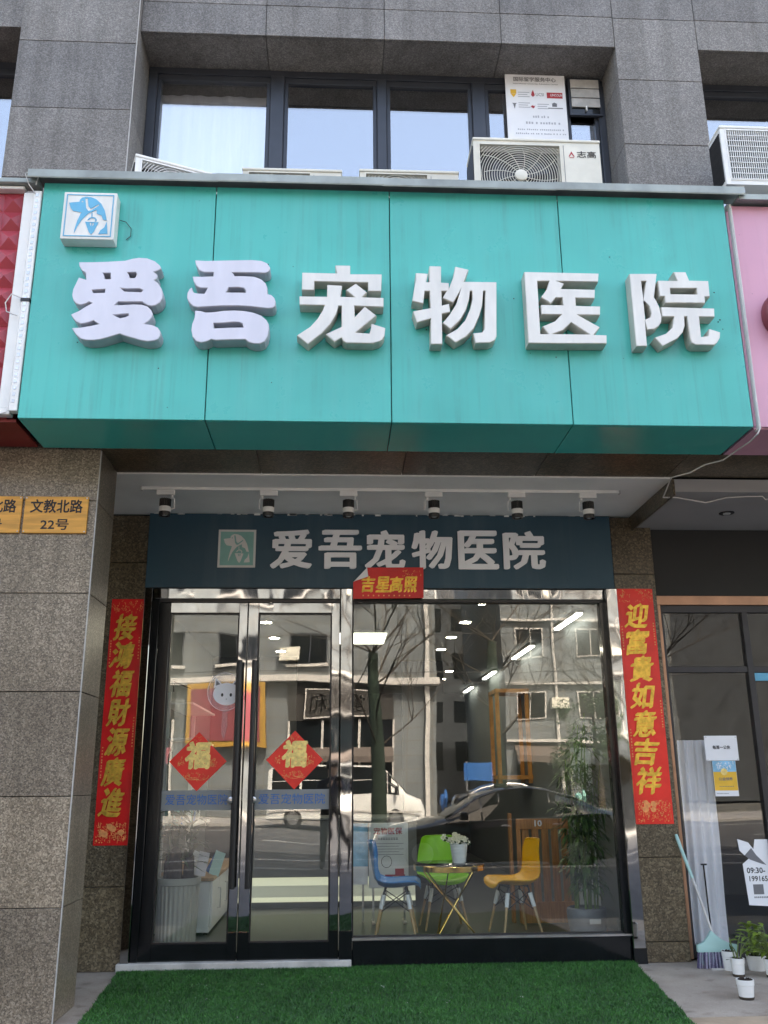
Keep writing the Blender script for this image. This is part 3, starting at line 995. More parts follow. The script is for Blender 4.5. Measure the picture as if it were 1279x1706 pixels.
def air_con(label, loc, w, h, d, rot, m='cream_metal', brand=False, grid=False, fan_frac=.68):
    g = 'air conditioner units standing above the signs'
    t_ = thing('air_conditioner', label, 'air conditioner', (0, 0, 0), g)
    ff = w * fan_frac
    fx0, fx1 = -w / 2 + .05, -w / 2 + ff
    fz0, fz1 = .05, h - (.05 if brand else .03)
    c = MB()
    # casing with a real opening for the fan
    c.box(-w / 2, w / 2, .10, d, 0, h)
    c.box(-w / 2, fx0, 0, .10, 0, h)
    c.box(fx1, w / 2, 0, .10, 0, h)
    c.box(fx0, fx1, 0, .10, 0, fz0)
    c.box(fx0, fx1, 0, .10, fz1, h)
    c.build('casing', m, t_)
    B(-w / 2 - .006, w / 2 + .006, -.010, d + .006, h - .012, h + .012).build('lid', m, t_, bev=.008, seg=2)
    B(fx0, fx1, .090, .098, fz0, fz1).build('fan_recess', 'black_plastic', t_)
    cx, cz = (fx0 + fx1) / 2, (fz0 + fz1) / 2
    bl = MB()
    for k in range(3):
        a = k * 2.094 + .4
        P = []
        for rr, da in ((.05, -.2), (.05, .35), (min(fx1 - fx0, fz1 - fz0) * .46, .75), (min(fx1 - fx0, fz1 - fz0) * .46, -.1)):
            P.append((cx + rr * math.cos(a + da), .06, cz + rr * math.sin(a + da)))
        bl.quad(*P)
    bl.build('fan', 'window_frame', t_)
    if grid:
        gm = MB()
        n = int((fx1 - fx0) / .018)
        for k in range(n + 1):
            x = fx0 + (fx1 - fx0) * k / n
            gm.box(x - .0025, x + .0025, -.006, .002, fz0, fz1)
        n = int((fz1 - fz0) / .05)
        for k in range(n + 1):
            z = fz0 + (fz1 - fz0) * k / n
            gm.box(fx0, fx1, -.009, -.005, z - .003, z + .003)
        gm.build('grille', m, t_)
    else:
        concentric_grille(cx, cz, (fx1 - fx0) / 2 - .004, (fz1 - fz0) / 2 - .004, .004, .05).build('grille', m, t_)
        MB().lathe((cx, .0, cz), [(.05, -.004), (.05, .008), (.044, .012)], 24, 'y').build('grille_hub', m, t_, smooth=True)
    frame_ring(fx0 - .012, fx1 + .012, fz0 - .012, fz1 + .012, .012, -.006, .006).build('grille_frame', m, t_)
    B(fx1 + .03, fx1 + .034, -.002, 0, .02, h - .04).build('seam', 'ink_grey', t_)
    B(w / 2 - .18, w / 2 - .08, -.006, 0, .08 + h * .12, .12 + h * .12).build('handle', 'black_plastic', t_, bev=.004)
    fins = MB()
    for k in range(int(d / .02) - 1):
        fins.box(-w / 2 - .008, -w / 2, .02 + k * .02, .03 + k * .02, .04, h - .05)
    fins.build('side_fins', 'black_plastic', t_)
    for x in (-w / 2 + .1, w / 2 - .16):
        B(x, x + .06, .03, d - .03, -.05, 0).build('foot', 'bare_metal', t_)
    if brand:
        x0 = fx1 + .065
        lm = text('志高', x0 + .075, w / 2 - .035, h - .155, h - .092, -.002, .012)
        lm.build('brand_lettering', 'ink', t_)
        tri = MB()
        tri.prism([(x0 + .005, h - .145), (x0 + .03, h - .095), (x0 + .055, h - .145), (x0 + .045, h - .145), (x0 + .03, h - .118), (x0 + .015, h - .145)], -.002, -.001)
        tri.box(x0 + .012, x0 + .05, -.002, -.001, h - .158, h - .152)
        tri.build('brand_mark', 'ink_red', t_)
    t_.location = loc
    t_.rotation_euler = (0, 0, rot)
    return t_


air_con('white air conditioner turned at an angle at the left end of the ledge', (-1.22, -1.94, 5.745), .80, .405, .27, R(21), 'white_plastic')
air_con('low cream air conditioner just right of the angled white one', (-.385, -1.93, 5.745), .79, .42, .24, 0, 'cream_metal')
air_con('low cream air conditioner beside the large branded unit', (.56, -1.93, 5.745), .80, .435, .24, 0, 'cream_metal')
air_con('large cream air conditioner with a red brand mark and big round fan grille', (1.585, -2.06, 5.745), 1.03, .665, .34, 0, 'cream_metal', True)
air_con('pale air conditioner above the pink sign at the right edge', (3.63, -2.04, 6.06), 1.0, .55, .22, 0, 'white_plastic', False, True)
sup = MB()
for x in (3.2, 4.0):
    sup.box(x, x + .04, -2.05, -1.6, 5.97, 6.008)
    sup.box(x, x + .04, -2.05, -2.01, 5.74, 5.97)
tag(sup.build('steel_bracket', 'bare_metal'), 'steel bracket carrying the pale air conditioner above the pink sign', 'bracket')

# ------------------------------------------------------------------ poster and louvre in the office window
ps = thing('window_poster', 'white printed poster board standing in the office window above the large air conditioner', 'poster', (1.84, -1.17, 5.8))
B(1.555, 2.125, -1.175, -1.165, 7.10, 7.895).moved(lambda x, y, z: (x, y - (z > 7.5) * 0, z)).build('board', 'paper_white', ps)
B(1.57, 2.11, -1.174, -1.166, 5.80, 7.10).build('lower_board', 'paper_white', ps)
yp = -1.1765
text('国际留学服务中心', 1.635, 2.04, 7.795, 7.845, yp, .018).build('title_lettering', 'ink_grey', ps)
text('International University Admission Center', 1.63, 2.06, 7.758, 7.776, yp, .012).build('subtitle_lettering', 'ink_grey', ps)
sm = MB()
for x0, z0 in ((1.67, 7.62), (1.67, 7.50), (1.85, 7.49)):
    for k in range(3):
        sm.box(x0, x0 + .11 - .02 * (k % 2), yp, yp + .001, z0 + .045 - k * .024, z0 + .053 - k * .024)
sm.build('small_print', 'ink_pale', ps)
m = MB()
m.box(1.60, 1.655, yp, yp + .001, 7.655, 7.70)
m.prism([(1.60, 7.652), (1.655, 7.652), (1.628, 7.61)], yp, yp + .001)
m.build('crest_mark', 'paper_yellow', ps)
m = MB()
m.prism([(1.61, 7.545), (1.655, 7.545), (1.645, 7.535), (1.637, 7.50), (1.633, 7.48), (1.627, 7.50), (1.62, 7.535)], yp, yp + .001)
m.build('shield_mark', 'ink_grey', ps)
m = MB()
m.prism([(1.795, 7.64), (1.812, 7.62), (1.83, 7.64), (1.825, 7.665), (1.815, 7.70), (1.802, 7.672)], yp, yp + .001)
m.build('flame_mark', 'ink_red', ps)
text('UCSI', 1.84, 1.915, 7.63, 7.665, yp, .005).build('logo_lettering', 'ink_grey', ps)
lr = B(1.945, 2.095, yp, yp + .001, 7.61, 7.675).build('red_logo_block', 'ink_red', ps)
text('LINCOLN', 1.98, 2.09, 7.632, 7.658, yp - .0008, .01).build('logo_lettering', 'paper_white', lr)
m = MB()
m.prism([(1.785, 7.51), (1.80, 7.525), (1.82, 7.515), (1.83, 7.53), (1.82, 7.50), (1.81, 7.49), (1.795, 7.50)], yp, yp + .001)
m.build('animal_mark', 'ink_red', ps)
m = MB()
m.box(1.99, 2.035, yp, yp + .001, 7.515, 7.545)
m.prism([(1.985, 7.547), (2.04, 7.547), (2.012, 7.562)], yp, yp + .001)
m.box(1.95, 2.09, yp, yp + .001, 7.492, 7.502)
m.build('hall_mark', 'ink_grey', ps)
m = MB()
for z0, xs0, xs1, st in ((7.385, 1.80, 1.95, .022), (7.315, 1.73, 2.04, .026), (7.245, 1.65, 2.09, .0185), (7.20, 1.63, 2.10, .0185)):
    x = xs0
    while x < xs1:
        hh = .026 if st > .02 else .016
        m.box(x, x + st * .62, yp, yp + .001, z0, z0 + hh * random.uniform(.7, 1))
        x += st * random.choice([1, 1, 1, 1.6])
m.build('faded_print', 'ink_pale', ps)['kind'] = 'stuff'
lv = thing('ventilation_louvre', 'small glass louvre vent in the corner of the office window', 'vent', (2.31, -1.15, 7.44))
frame_ring(2.16, 2.47, 7.44, 7.86, .018, -1.165, .03).build('frame', 'window_frame', lv)
for k in range(3):
    B(2.18, 2.45, -1.165, -1.155, 7.525 + k * .108, 7.622 + k * .108).moved(lambda x, y, z: (x, y - (z % .108) * .15, z)).build('blade', 'trim_pale', lv)
B(2.18, 2.45, -1.16, -1.15, 7.46, 7.52).build('lower_bar', 'black_gloss', lv)
B(2.31, 2.322, -1.185, -1.165, 7.48, 7.53).build('catch', 'white_plastic', lv)
wb = B(2.17, 2.40, -1.05, -1.04, 5.80, 7.36)
tag(wb.build('pale_blind', 'curtain'), 'pale blind behind the small pane under the louvre vent', 'blind')

# ------------------------------------------------------------------ street number plates on the pillar
def plate(x0, x1, l1, l2, label):
    t_ = thing('street_number_plate', label, 'plate', ((x0 + x1) / 2, -1.66, 3.195))
    B(x0, x1, -1.668, -1.652, 3.20, 3.48).build('board', 'plate_orange', t_, bev=.003)
    text(l1, x0 + .045, x1 - .04, 3.355, 3.455, -1.6695, .022).build('street_lettering', 'ink', t_)
    text(l2, x0 + .13, x1 - .13, 3.225, 3.305, -1.6695, .018).build('number_lettering', 'ink', t_)
    for x in (x0 + .012, x1 - .012):
        for z in (3.212, 3.468):
            MB().lathe((x, -1.669, z), [(.006, 0), (.004, .003)], 8, 'y').build('screw', 'bare_metal', t_)


plate(-2.30, -1.84, '文教北路', '22号', 'orange street number plate reading 22 on the granite pillar')
plate(-2.78, -2.32, '文教北路', '20号', 'orange street number plate cut off by the left edge beside plate 22')

# ------------------------------------------------------------------ track lights under the white ceiling
tr = thing('light_track', 'long white light track fixed under the white entrance ceiling', 'light track', (.39, -.80, 3.81))
B(-1.65, 2.43, -.815, -.785, 3.815, 3.8415).build('rail', 'white_plastic', tr, bev=.003)
for x in (-1.66, 2.43):
    B(x, x + .012, -.818, -.782, 3.812, 3.8415).build('end_cap', 'trim_pale', tr)


def spot_light():
    t_ = thing('spotlight', 'x', 'spotlight', (0, 0, 0), 'spotlights along the entrance track')
    B(-.075, .075, -.02, .02, -.045, 0).build('adapter', 'white_plastic', t_, bev=.006, seg=2)
    m = MB()
    m.tube([(.055, 0, -.045), (.055, 0, -.07)], .009, 8)
    m.tube([(.055, 0, -.07), (.075, 0, -.075), (.078, 0, -.16), (.05, 0, -.165)], .005, 6)
    m.build('yoke', 'white_plastic', t_, smooth=True)
    hd = MB()
    hd.lathe((.0, 0, -.075), [(.030, 0), (.044, -.004), (.044, -.07), (.045, -.072)], 24)
    for k in range(20):
        a = 2 * math.pi * k / 20
        c, s_ = math.cos(a), math.sin(a)
        hd.tube([(.046 * c, .046 * s_, -.078), (.046 * c, .046 * s_, -.14)], .0032, 4)
    hd.build('heat_sink', 'black_plastic', t_)
    MB().lathe((0, 0, -.147), [(.047, 0), (.049, -.006), (.049, -.04), (.047, -.044)], 28).build('ring', 'white_plastic', t_, smooth=True)
    MB().lathe((0, 0, -.191), [(.047, 0), (.049, -.02), (.044, -.036), (.036, -.036), (.034, -.022)], 28).build('snoot', 'black_plastic', t_, smooth=True)
    MB().lathe((0, 0, -.212), [(.033, 0), (.02, -.008), (.004, -.01)], 20).build('lens', 'lamp_lens', t_, smooth=True)
    return t_


def dup(root, loc, rz=0.0, label=None, group=None):
    r_ = root.copy()
    COL.objects.link(r_)
    r_.location = loc
    r_.rotation_euler = (0, 0, rz)
    ORG[r_.name] = tuple(loc)
    if label:
        r_['label'] = label
    if group:
        r_['group'] = group
    for ch in list(root.children):
        c = ch.copy()
        COL.objects.link(c)
        c.parent = r_
        for g in ch.children:
            d = g.copy()
            COL.objects.link(d)
            d.parent = c
    return r_


sp0 = spot_light()
nth = ['first', 'second', 'third', 'fourth', 'fifth', 'sixth']
for i, (x, flip) in enumerate([(-1.45, 0), (-.585, 1), (.09, 0), (.82, 1), (1.535, 1), (2.155, 1)]):
    lab = f'{nth[i]} black and white track spotlight from the left under the white ceiling'
    rz = R(180) * flip
    if i == 0:
        sp0.location = (x, -.80, 3.814)
        sp0['label'] = lab
    else:
        dup(sp0, (x, -.80, 3.814), rz, lab)
# ================================================================== the navy name panel over the entrance
npn = thing('name_panel', 'dark blue name panel with pale characters over the glass entrance', 'shop sign', (.4, -.02, 3.14))
B(-1.735, 2.573, -.03, .10, 3.14, 3.838).build('panel', 'navy_panel', npn, bev=.002)
CX = [(-.602, -.249), (-.161, .211), (.266, .615), (.70, 1.055), (1.133, 1.482), (1.556, 1.924)]
for ch, (a, b) in zip('爱吾宠物医院', CX):
    text(ch, a, b, 3.325, 3.675, -.044, .02, .012, nibs(.008, 3, 20)).build('letter', 'paper_white', npn)
lg = B(-1.095, -.752, -.038, -.0305, 3.325, 3.682).build('logo_plate', 'logo_pale', npn)
B(-1.075, -.772, -.0405, -.0385, 3.345, 3.662).build('logo_field', 'logo_green', lg)
dog(-1.08, -.765, 3.335, 3.672, -.0435, .002).build('emblem', 'logo_pale', lg)
B(-1.735, 2.573, -.026, -.02, 3.136, 3.1395).build('bottom_lip', 'black_plastic', npn)
ch_ = MB()
for k in range(38):
    x = random.uniform(-1.73, 2.5)
    ch_.box(x, x + random.uniform(.01, .07), -.034, -.031, 3.838 - random.uniform(.003, .016), 3.8395)
ch_.build('paint_flakes', 'white_paint', npn)


# ------------------------------------------------------------------ red papers
def wavy_sheet(x0, x1, z0, z1, y, amp=.004, cut=None):
    m = MB()
    nx, nz = 8, 40

    def fn(u, v):
        x, z = x0 + (x1 - x0) * u, z0 + (z1 - z0) * v
        return (x, y + amp * math.sin(7 * z + 3 * x) * math.sin(3.1 * u + .3), z)
    m.grid(fn, nx, nz)
    V, F = list(m.v), list(m.f)
    m.add([(x, yy + .0012, z) for x, yy, z in V], [tuple(reversed(f)) for f in F])
    return m


def sparkle(x0, x1, z0, z1, y, n, mb=None, s=.006, coins=0):
    mb = mb or MB()
    y00 = y
    for k in range(n):
        y = y00 - k * .000006
        x, z = random.uniform(x0, x1), random.uniform(z0, z1)
        r = s * random.uniform(.4, 1.3)
        q = random.random()
        if q < .4:
            mb.add([(x - r, y, z), (x, y, z - r), (x + r, y, z), (x, y, z + r)], [(0, 1, 2, 3)])
        elif q < .7:
            mb.add([(x - r * .3, y, z - r * 2), (x + r * .3, y, z - r * 2), (x + r * .3, y, z + r * 2), (x - r * .3, y, z + r * 2)], [(0, 1, 2, 3)])
        else:
            pts = [(x + r * 1.6 * math.cos(a * 1.05), y, z + r * 1.6 * math.sin(a * 1.05)) for a in range(6)]
            for a in range(5):
                p, q_ = pts[a], pts[a + 1]
                mb.add([p, q_, (q_[0] + .002, y, q_[2] + .002), (p[0] + .002, y, p[2] + .002)], [(0, 1, 2, 3)])
    for k in range(coins):
        x, z = random.uniform(x0 + .03, x1 - .03), random.uniform(z0 + .06, z1)
        r = random.uniform(.022, .03)
        n_ = 16
        V = [(x + r * math.cos(2 * math.pi * i / n_), y - .0004 - k * .00012, z + r * .9 * math.sin(2 * math.pi * i / n_)) for i in range(n_)]
        mb.add(V, [tuple(range(n_))])
    return mb


def side_marks(x, z0, z1, y, mb):
    z = z1
    while z > z0:
        h = random.uniform(.008, .014)
        mb.add([(x - .006, y, z - h), (x + .006, y, z - h), (x + .005, y, z), (x - .005, y, z)], [(0, 1, 2, 3)])
        z -= random.uniform(.018, .03)
    return mb


def couplet(x0, x1, z0, z1, y, body, label, mt, dz_top, dz_bot):
    t_ = thing('spring_couplet', label, 'couplet', ((x0 + x1) / 2, y, z0), 'red and gold spring couplets beside the entrance')
    wavy_sheet(x0, x1, z0, z1, y - .005).build('paper', mt, t_, smooth=True)
    yy = y - .0115
    w = (x1 - x0) * .66
    xc = (x0 + x1) / 2
    column(body, xc - .01, z1 - dz_top, z0 + dz_bot, yy, w, .90, .004, nibs(.0105, 5, 40), .2, None, .01).build('gold_lettering', 'gold', t_)
    s_ = sparkle(x0 + .01, x1 - .01, z1 - dz_top * .95, z1 - .01, yy + .003, 60)
    sparkle(x0 + .02, x1 - .02, z0 + .02, z0 + dz_bot * .8, yy + .003, 190, s_, .006, 5)
    for k in range(26):
        side_marks(x0 + .02, 0, -1, yy, s_) if False else None
    for xx, za, zb in ((x0 + .02, z0 + .55, z0 + .80), (x1 - .02, z0 + .8, z0 + 1.05), (x0 + .02, z0 + 1.5, z0 + 1.72), (x1 - .02, z0 + 1.55, z0 + 1.75)):
        side_marks(xx, za, zb, yy + .003, s_)
    s_.build('gold_print', 'gold_print', t_)['kind'] = 'stuff'
    return t_


couplet(-2.03, -1.742, .945, 3.04, .019, '接鴻福財源廣進', 'red couplet strip with gold characters left of the glass doors', 'paper_red', .13, .22)
couplet(2.59, 2.925, 1.07, 3.138, -.021, '迎富貴如意吉祥', 'red couplet strip with gold characters right of the shop window', 'paper_bright', .13, .24)

bn = thing('door_banner', 'small red paper banner with four gold characters hung over the glass doors, one corner folded', 'banner', (.46, -.06, 3.03))
fold = [(.145, 3.03), (.785, 3.04), (.79, 3.325), (.272, 3.322), (.145, 3.185)]
MB().prism(fold, -.066, -.0645).build('paper', 'paper_red', bn)
MB().add([(.272, -.067, 3.322), (.145, -.067, 3.185), (.165, -.076, 3.195), (.282, -.082, 3.235)], [(0, 1, 2, 3)]).build('folded_corner', 'paper_white', bn)
for i, c in enumerate('吉星高照'):
    x = .225 + i * .128
    text(c, x, x + .118, 3.095, 3.235, -.0672, .012, 0, nibs(.005, 3, 30), .12).build('gold_lettering', 'gold', bn)
s_ = sparkle(.60, .78, 3.24, 3.315, -.0675, 26, None, .004)
for k in range(10):
    x = .23 + k * .047
    s_.add([(x, -.0675, 3.055), (x + .012, -.0675, 3.055), (x + .012, -.0675, 3.068), (x, -.0675, 3.068)], [(0, 1, 2, 3)])
s_.build('gold_print', 'gold_print', bn)['kind'] = 'stuff'


# ------------------------------------------------------------------ entrance frame, doors, shop window
ef = thing('entrance_frame', 'mirror polished steel frame around the glass doors and shop window', 'door frame', (.4, 0, 0))
B(-1.735, -1.665, -.03, .14, -.02, 3.135).build('jamb', 'mirror_steel', ef, bev=.004)
B(-1.664, -1.602, .005, .14, -.02, 3.04).build('jamb_step', 'black_gloss', ef, bev=.004)  # black colour stands in for the dark pillar mirrored in the steel
B(-1.66, .028, -.005, .12, 3.042, 3.135).build('header', 'mirror_steel', ef, bev=.003)
B(.145, 2.47, .005, .12, 3.042, 3.135).build('header', 'mirror_steel', ef, bev=.003)
B(.034, .140, -.012, .12, .0, 3.135).build('post', 'mirror_steel', ef, bev=.004)
B(2.475, 2.583, -.058, .12, -.02, 3.135).build('post', 'mirror_steel', ef, bev=.006)
B(2.432, 2.474, .02, .12, .19, 3.04).build('window_jamb', 'black_gloss', ef)
B(.145, 2.47, .012, .12, 3.016, 3.041).build('head_gasket', 'black_plastic', ef)
B(-1.60, .03, .012, .12, 3.012, 3.041).build('head_gasket', 'black_plastic', ef)
B(.033, .1405, -.0165, -.0125, .0, .262).build('black_foot', 'black_gloss', ef)  # thin black sheet over the foot of the post
B(2.474, 2.584, -.0625, -.0585, -.02, .10).build('black_foot', 'black_gloss', ef)
B(.145, 2.474, -.012, .14, -.02, .185).build('window_plinth', 'black_gloss', ef, bev=.005)
B(.141, 2.474, -.004, .06, .186, .20).build('window_sill_strip', 'bare_metal', ef)
B(.141, .152, .03, .10, .20, 3.015).build('gasket', 'black_plastic', ef)
struct(MB().box(-1.76, .137, -.05, .30, -.02, .048).build('door_step', 'concrete_step', bev=.006))

sw = thing('shop_window', 'large clear glass shop window right of the doors', 'window', (1.29, .06, .2))
B(.153, 2.431, .06, .070, .20, 3.016).build('pane', 'shop_glass', sw)
B(.153, 2.431, .056, .074, .20, .215).build('sealant', 'black_plastic', sw)


def door(x0, x1, hinge_left, label):
    """one leaf: rails, stiles, glass, pull bar and frosted name strip"""
    t_ = thing('glass_door', label, 'door', ((x0 + x1) / 2, .05, .05), 'pair of glass entrance doors')
    s0, s1 = (.098, .075) if hinge_left else (.092, .074)
    gx0, gx1 = x0 + s0, x1 - s1
    z0, z1 = .05, 3.008
    B(x0, gx0, .015, .085, z0, z1).build('stile', 'mirror_steel' if not hinge_left else 'black_gloss', t_, bev=.004)  # left leaf: the pillar's dark reflection is painted as a black stile
    B(gx1, x1, .015, .085, z0, z1).build('stile', 'mirror_steel', t_, bev=.004)
    B(gx0, gx1, .017, .083, 2.916, z1).build('top_rail', 'mirror_steel', t_, bev=.003)
    B(gx0, gx1, .017, .083, z0, .178).build('bottom_rail', 'black_gloss', t_, bev=.003)
    B(gx0, gx1, .046, .056, .178, 2.916).build('pane', 'shop_glass', t_)
    for a_, b_ in ((x0, gx0), (gx1, x1)):
        B(a_ - .001, b_ + .001, .0105, .0145, .05, .262).build('black_foot', 'black_gloss', t_)  # thin black sheet over the foot of each stile
    frame_ring(gx0, gx1, .178, 2.916, .011, .030, .04).build('gasket', 'black_plastic', t_)
    B(gx0 + .002, gx1 - .002, .0445, .0455, 1.217, 1.382).build('frosted_strip', 'frosted_film', t_)
    text('爱吾宠物医院', gx0 + .045, gx1 - .045, 1.262, 1.348, .0437, .006).build('strip_lettering', 'ink_blue', t_)
    hx = x1 - .045 if hinge_left else x0 + .075
    h = MB()
    h.tube([(hx, -.065, .60), (hx, -.065, 2.48)], .0235, 14)
    hb = h.build('pull_bar', 'black_plastic', t_, smooth=True)
    for z in (.92, 2.17):
        m = MB()
        m.tube([(hx, -.06, z), (hx, .016, z)], .011, 10)
        m.lathe((hx, .014, z), [(.024, 0), (.024, .01)], 16, 'y')
        m.build('pull_mount', 'black_plastic', hb, smooth=True)
    MB().lathe((hx + (.02 if not hinge_left else -.045), .014, 1.30), [(.026, 0), (.026, .012), (.016, .016)], 18, 'y').build('lock', 'bare_metal', t_, smooth=True)
    return t_


door(-1.598, -.808, True, 'left leaf of the glass entrance doors with a cat sticker')
door(-.800, .026, False, 'right leaf of the glass entrance doors')


def fu(xc, zc, label, s=.247):
    t_ = thing('fu_paper', label, 'paper decoration', (xc, .04, zc - s), 'red diamond papers on the entrance doors')
    MB().prism([(xc, zc - s), (xc + s, zc), (xc, zc + s), (xc - s, zc)], .0425, .0435).build('paper', 'paper_bright', t_)
    text('福', xc - .102, xc + .102, zc - .055, zc + .16, .0415, .035, 0, nibs(.006, 3, 30), .06).build('gold_lettering', 'gold_pale', t_)
    m = MB()
    for k in range(5):
        r = random.uniform(.03, .075)
        a0 = random.uniform(2.6, 4)
        x, z = xc + random.uniform(-.09, .06), zc - .12
        pts = [(x + r * math.cos(a0 + q * .35), .0418, z + .5 * r * math.sin(a0 + q * .35)) for q in range(8)]
        m.tube(pts, .0022, 4, False)
    for k in range(6):
        m.tube([(xc + .10 + random.uniform(-.02, .05), .0418, zc + random.uniform(-.06, .02)) for q in range(4)], .002, 4, False)
    sparkle(xc - .10, xc + .08, zc - .155, zc - .09, .0418, 34, m, .005)
    sparkle(xc - .17, xc - .125, zc - .04, zc + .04, .0418, 18, m, .006)
    sparkle(xc + .10, xc + .17, zc - .04, zc + .03, .0418, 20, m, .005)
    sparkle(xc - .05, xc + .03, zc + .17, zc + .21, .0418, 12, m, .004)
    m.build('gold_print', 'gold_print', t_)['kind'] = 'stuff'


fu(-1.195, 1.62, 'red diamond paper with a gold character on the left glass door')
fu(-.36, 1.628, 'red diamond paper with a gold character on the right glass door')

ct = thing('cat_sticker', 'round clear sticker with a white cat face on the left glass door', 'sticker', (-.985, .043, 2.06))
cc = (-.985, 2.215)
ring = [(cc[0] + .155 * math.cos(2 * math.pi * k / 48), .0438, cc[1] + .165 * math.sin(2 * math.pi * k / 48)) for k in range(49)]
MB().tube(ring, .003, 4, False).build('rim', 'paper_white', ct)
MB().prism([(p[0], p[2]) for p in ring[:-1]], .0446, .0450).build('film', 'clear_film', ct)
hd = []
for k in range(40):
    a = 2 * math.pi * k / 40
    hd.append((cc[0] + .012 + .118 * math.cos(a), cc[1] - .02 + .098 * math.sin(a)))
MB().prism(hd, .0436, .0442).build('face', 'paper_white', ct)
for sx_ in (-1, 1):
    MB().prism([(cc[0] + .012 + sx_ * .115, cc[1] + .03), (cc[0] + .012 + sx_ * .10, cc[1] + .125), (cc[0] + .012 + sx_ * .035, cc[1] + .06)][::sx_], .0437, .0443).build('ear', 'paper_white', ct)
    MB().prism([(cc[0] + .012 + sx_ * .098, cc[1] + .052), (cc[0] + .012 + sx_ * .094, cc[1] + .10), (cc[0] + .012 + sx_ * .058, cc[1] + .066)][::sx_], .0430, .0434).build('inner_ear', 'ink_grey', ct)
    e = [(cc[0] + .012 + sx_ * .038 + .011 * math.cos(k * .6283), cc[1] - .028 + .016 * math.sin(k * .6283)) for k in range(10)]
    MB().prism(e, .0430, .0433).build('eye', 'ink', ct)
MB().prism([(cc[0] + .006, cc[1] - .062), (cc[0] + .012, cc[1] - .07), (cc[0] + .018, cc[1] - .062)], .0430, .0433).build('nose', 'ink', ct)
MB().prism([(cc[0] - .012, cc[1] - .105), (cc[0] + .025, cc[1] - .11), (cc[0] + .03, cc[1] - .30), (cc[0] + .005, cc[1] - .42), (cc[0] - .022, cc[1] - .36), (cc[0] - .02, cc[1] - .2)], .0432, .0440).build('ribbon', 'clear_film', ct)


# ------------------------------------------------------------------ furniture in the window
def chair(shell, label, loc, rz):
    t_ = thing('shell_chair', label, 'chair', (0, 0, 0), 'plastic shell chairs around the round table')
    prof = [(-.235, .405), (-.225, .43), (-.19, .442), (-.10, .432), (.0, .420), (.09, .423), (.145, .445), (.18, .50), (.198, .57), (.212, .65), (.228, .73), (.245, .80), (.252, .815)]
    wid = [.165, .20, .218, .228, .232, .232, .228, .222, .215, .205, .19, .165, .13]
    n = len(prof) - 1

    def fn(u, v):
        t = v * n
        i = min(int(t), n - 1)
        q = t - i
        y = prof[i][0] * (1 - q) + prof[i + 1][0] * q
        z = prof[i][1] * (1 - q) + prof[i + 1][1] * q
        w = wid[i] * (1 - q) + wid[i + 1] * q
        a = (u - .5) * 2
        lift = .055 * abs(a) ** 2.4
        back = min(1, max(0, (v - .5) * 3))
        return (w * a, y - lift * back, z + lift * (1 - back) * (1 - .5 * max(0, .3 - v) / .3))
    m = MB()
    m.grid(fn, 20, 40)
    V = list(m.v)
    k = len(V)
    F = list(m.f)
    m.add([(x, y + .004 * (z > .5), z - .008 * (z < .52)) for x, y, z in V], [tuple(reversed(f)) for f in F])
    nu, nv = 20, 40
    bd = [i for i in range(nu + 1)] + [j * (nu + 1) + nu for j in range(1, nv + 1)] + [nv * (nu + 1) + i for i in range(nu - 1, -1, -1)] + [j * (nu + 1) for j in range(nv - 1, 0, -1)]
    for a, b in zip(bd, bd[1:] + bd[:1]):
        m.f.append((a, b, b + k, a + k))
    sh = m.build('seat_shell', shell, t_, smooth=True, ang=60)
    rim = MB()
    rim.tube([V[i] for i in bd] + [V[bd[0]]], .0045, 5, False)
    rim.build('rim', shell, sh, smooth=True)
    for sx_ in (-1, 1):
        for sy in (-1, 1):
            top = Vector((sx_ * .12, sy * .10 - .01, .395))
            bot = Vector((sx_ * .205, sy * .185 - .01, 0))
            mid = top.lerp(bot, .38)
            lm = MB()
            lm.tube([top.lerp(bot, .1), bot], [.016, .010], 10)
            lo = lm.build('leg', 'wood_pale', t_, smooth=True)
            sm_ = MB()
            sm_.tube([top.lerp(bot, .09), mid], [.020, .0185], 10)
            sm_.build('sleeve', 'white_plastic', lo, smooth=True)
            bk = MB()
            bk.tube([(sx_ * .11, sy * .09 - .01, .425), top.lerp(bot, .12)], .008, 6)
            bk.build('bracket', 'black_plastic', lo)
    cb = MB()
    P = lambda sx_, sy, q: Vector((sx_ * .12, sy * .10 - .01, .395)).lerp(Vector((sx_ * .205, sy * .185 - .01, 0)), q)
    for a, b in (((-1, -1), (1, -1)), ((1, -1), (1, 1)), ((1, 1), (-1, 1)), ((-1, 1), (-1, -1))):
        cb.tube([P(*a, .05), P(*b, .45)], .0045, 6)
        cb.tube([P(*a, .45), P(*b, .05)], .0045, 6)
    cb.box(-.12, .12, -.11, -.09, .405, .415)
    cb.box(-.12, .12, .07, .09, .405, .415)
    cb.build('cross_brace', 'black_plastic', t_)
    t_.location = loc
    t_.rotation_euler = (0, 0, rz)
    return t_


chair('shell_blue', 'blue plastic shell chair with wooden legs, left of the round table', (.545, .74, .10), R(84))
chair('shell_green', 'lime green plastic shell chair behind the round table', (1.04, 1.22, .10), R(4))
chair('shell_yellow', 'yellow plastic shell chair with wooden legs, right of the round table', (1.655, .76, .10), R(-80))

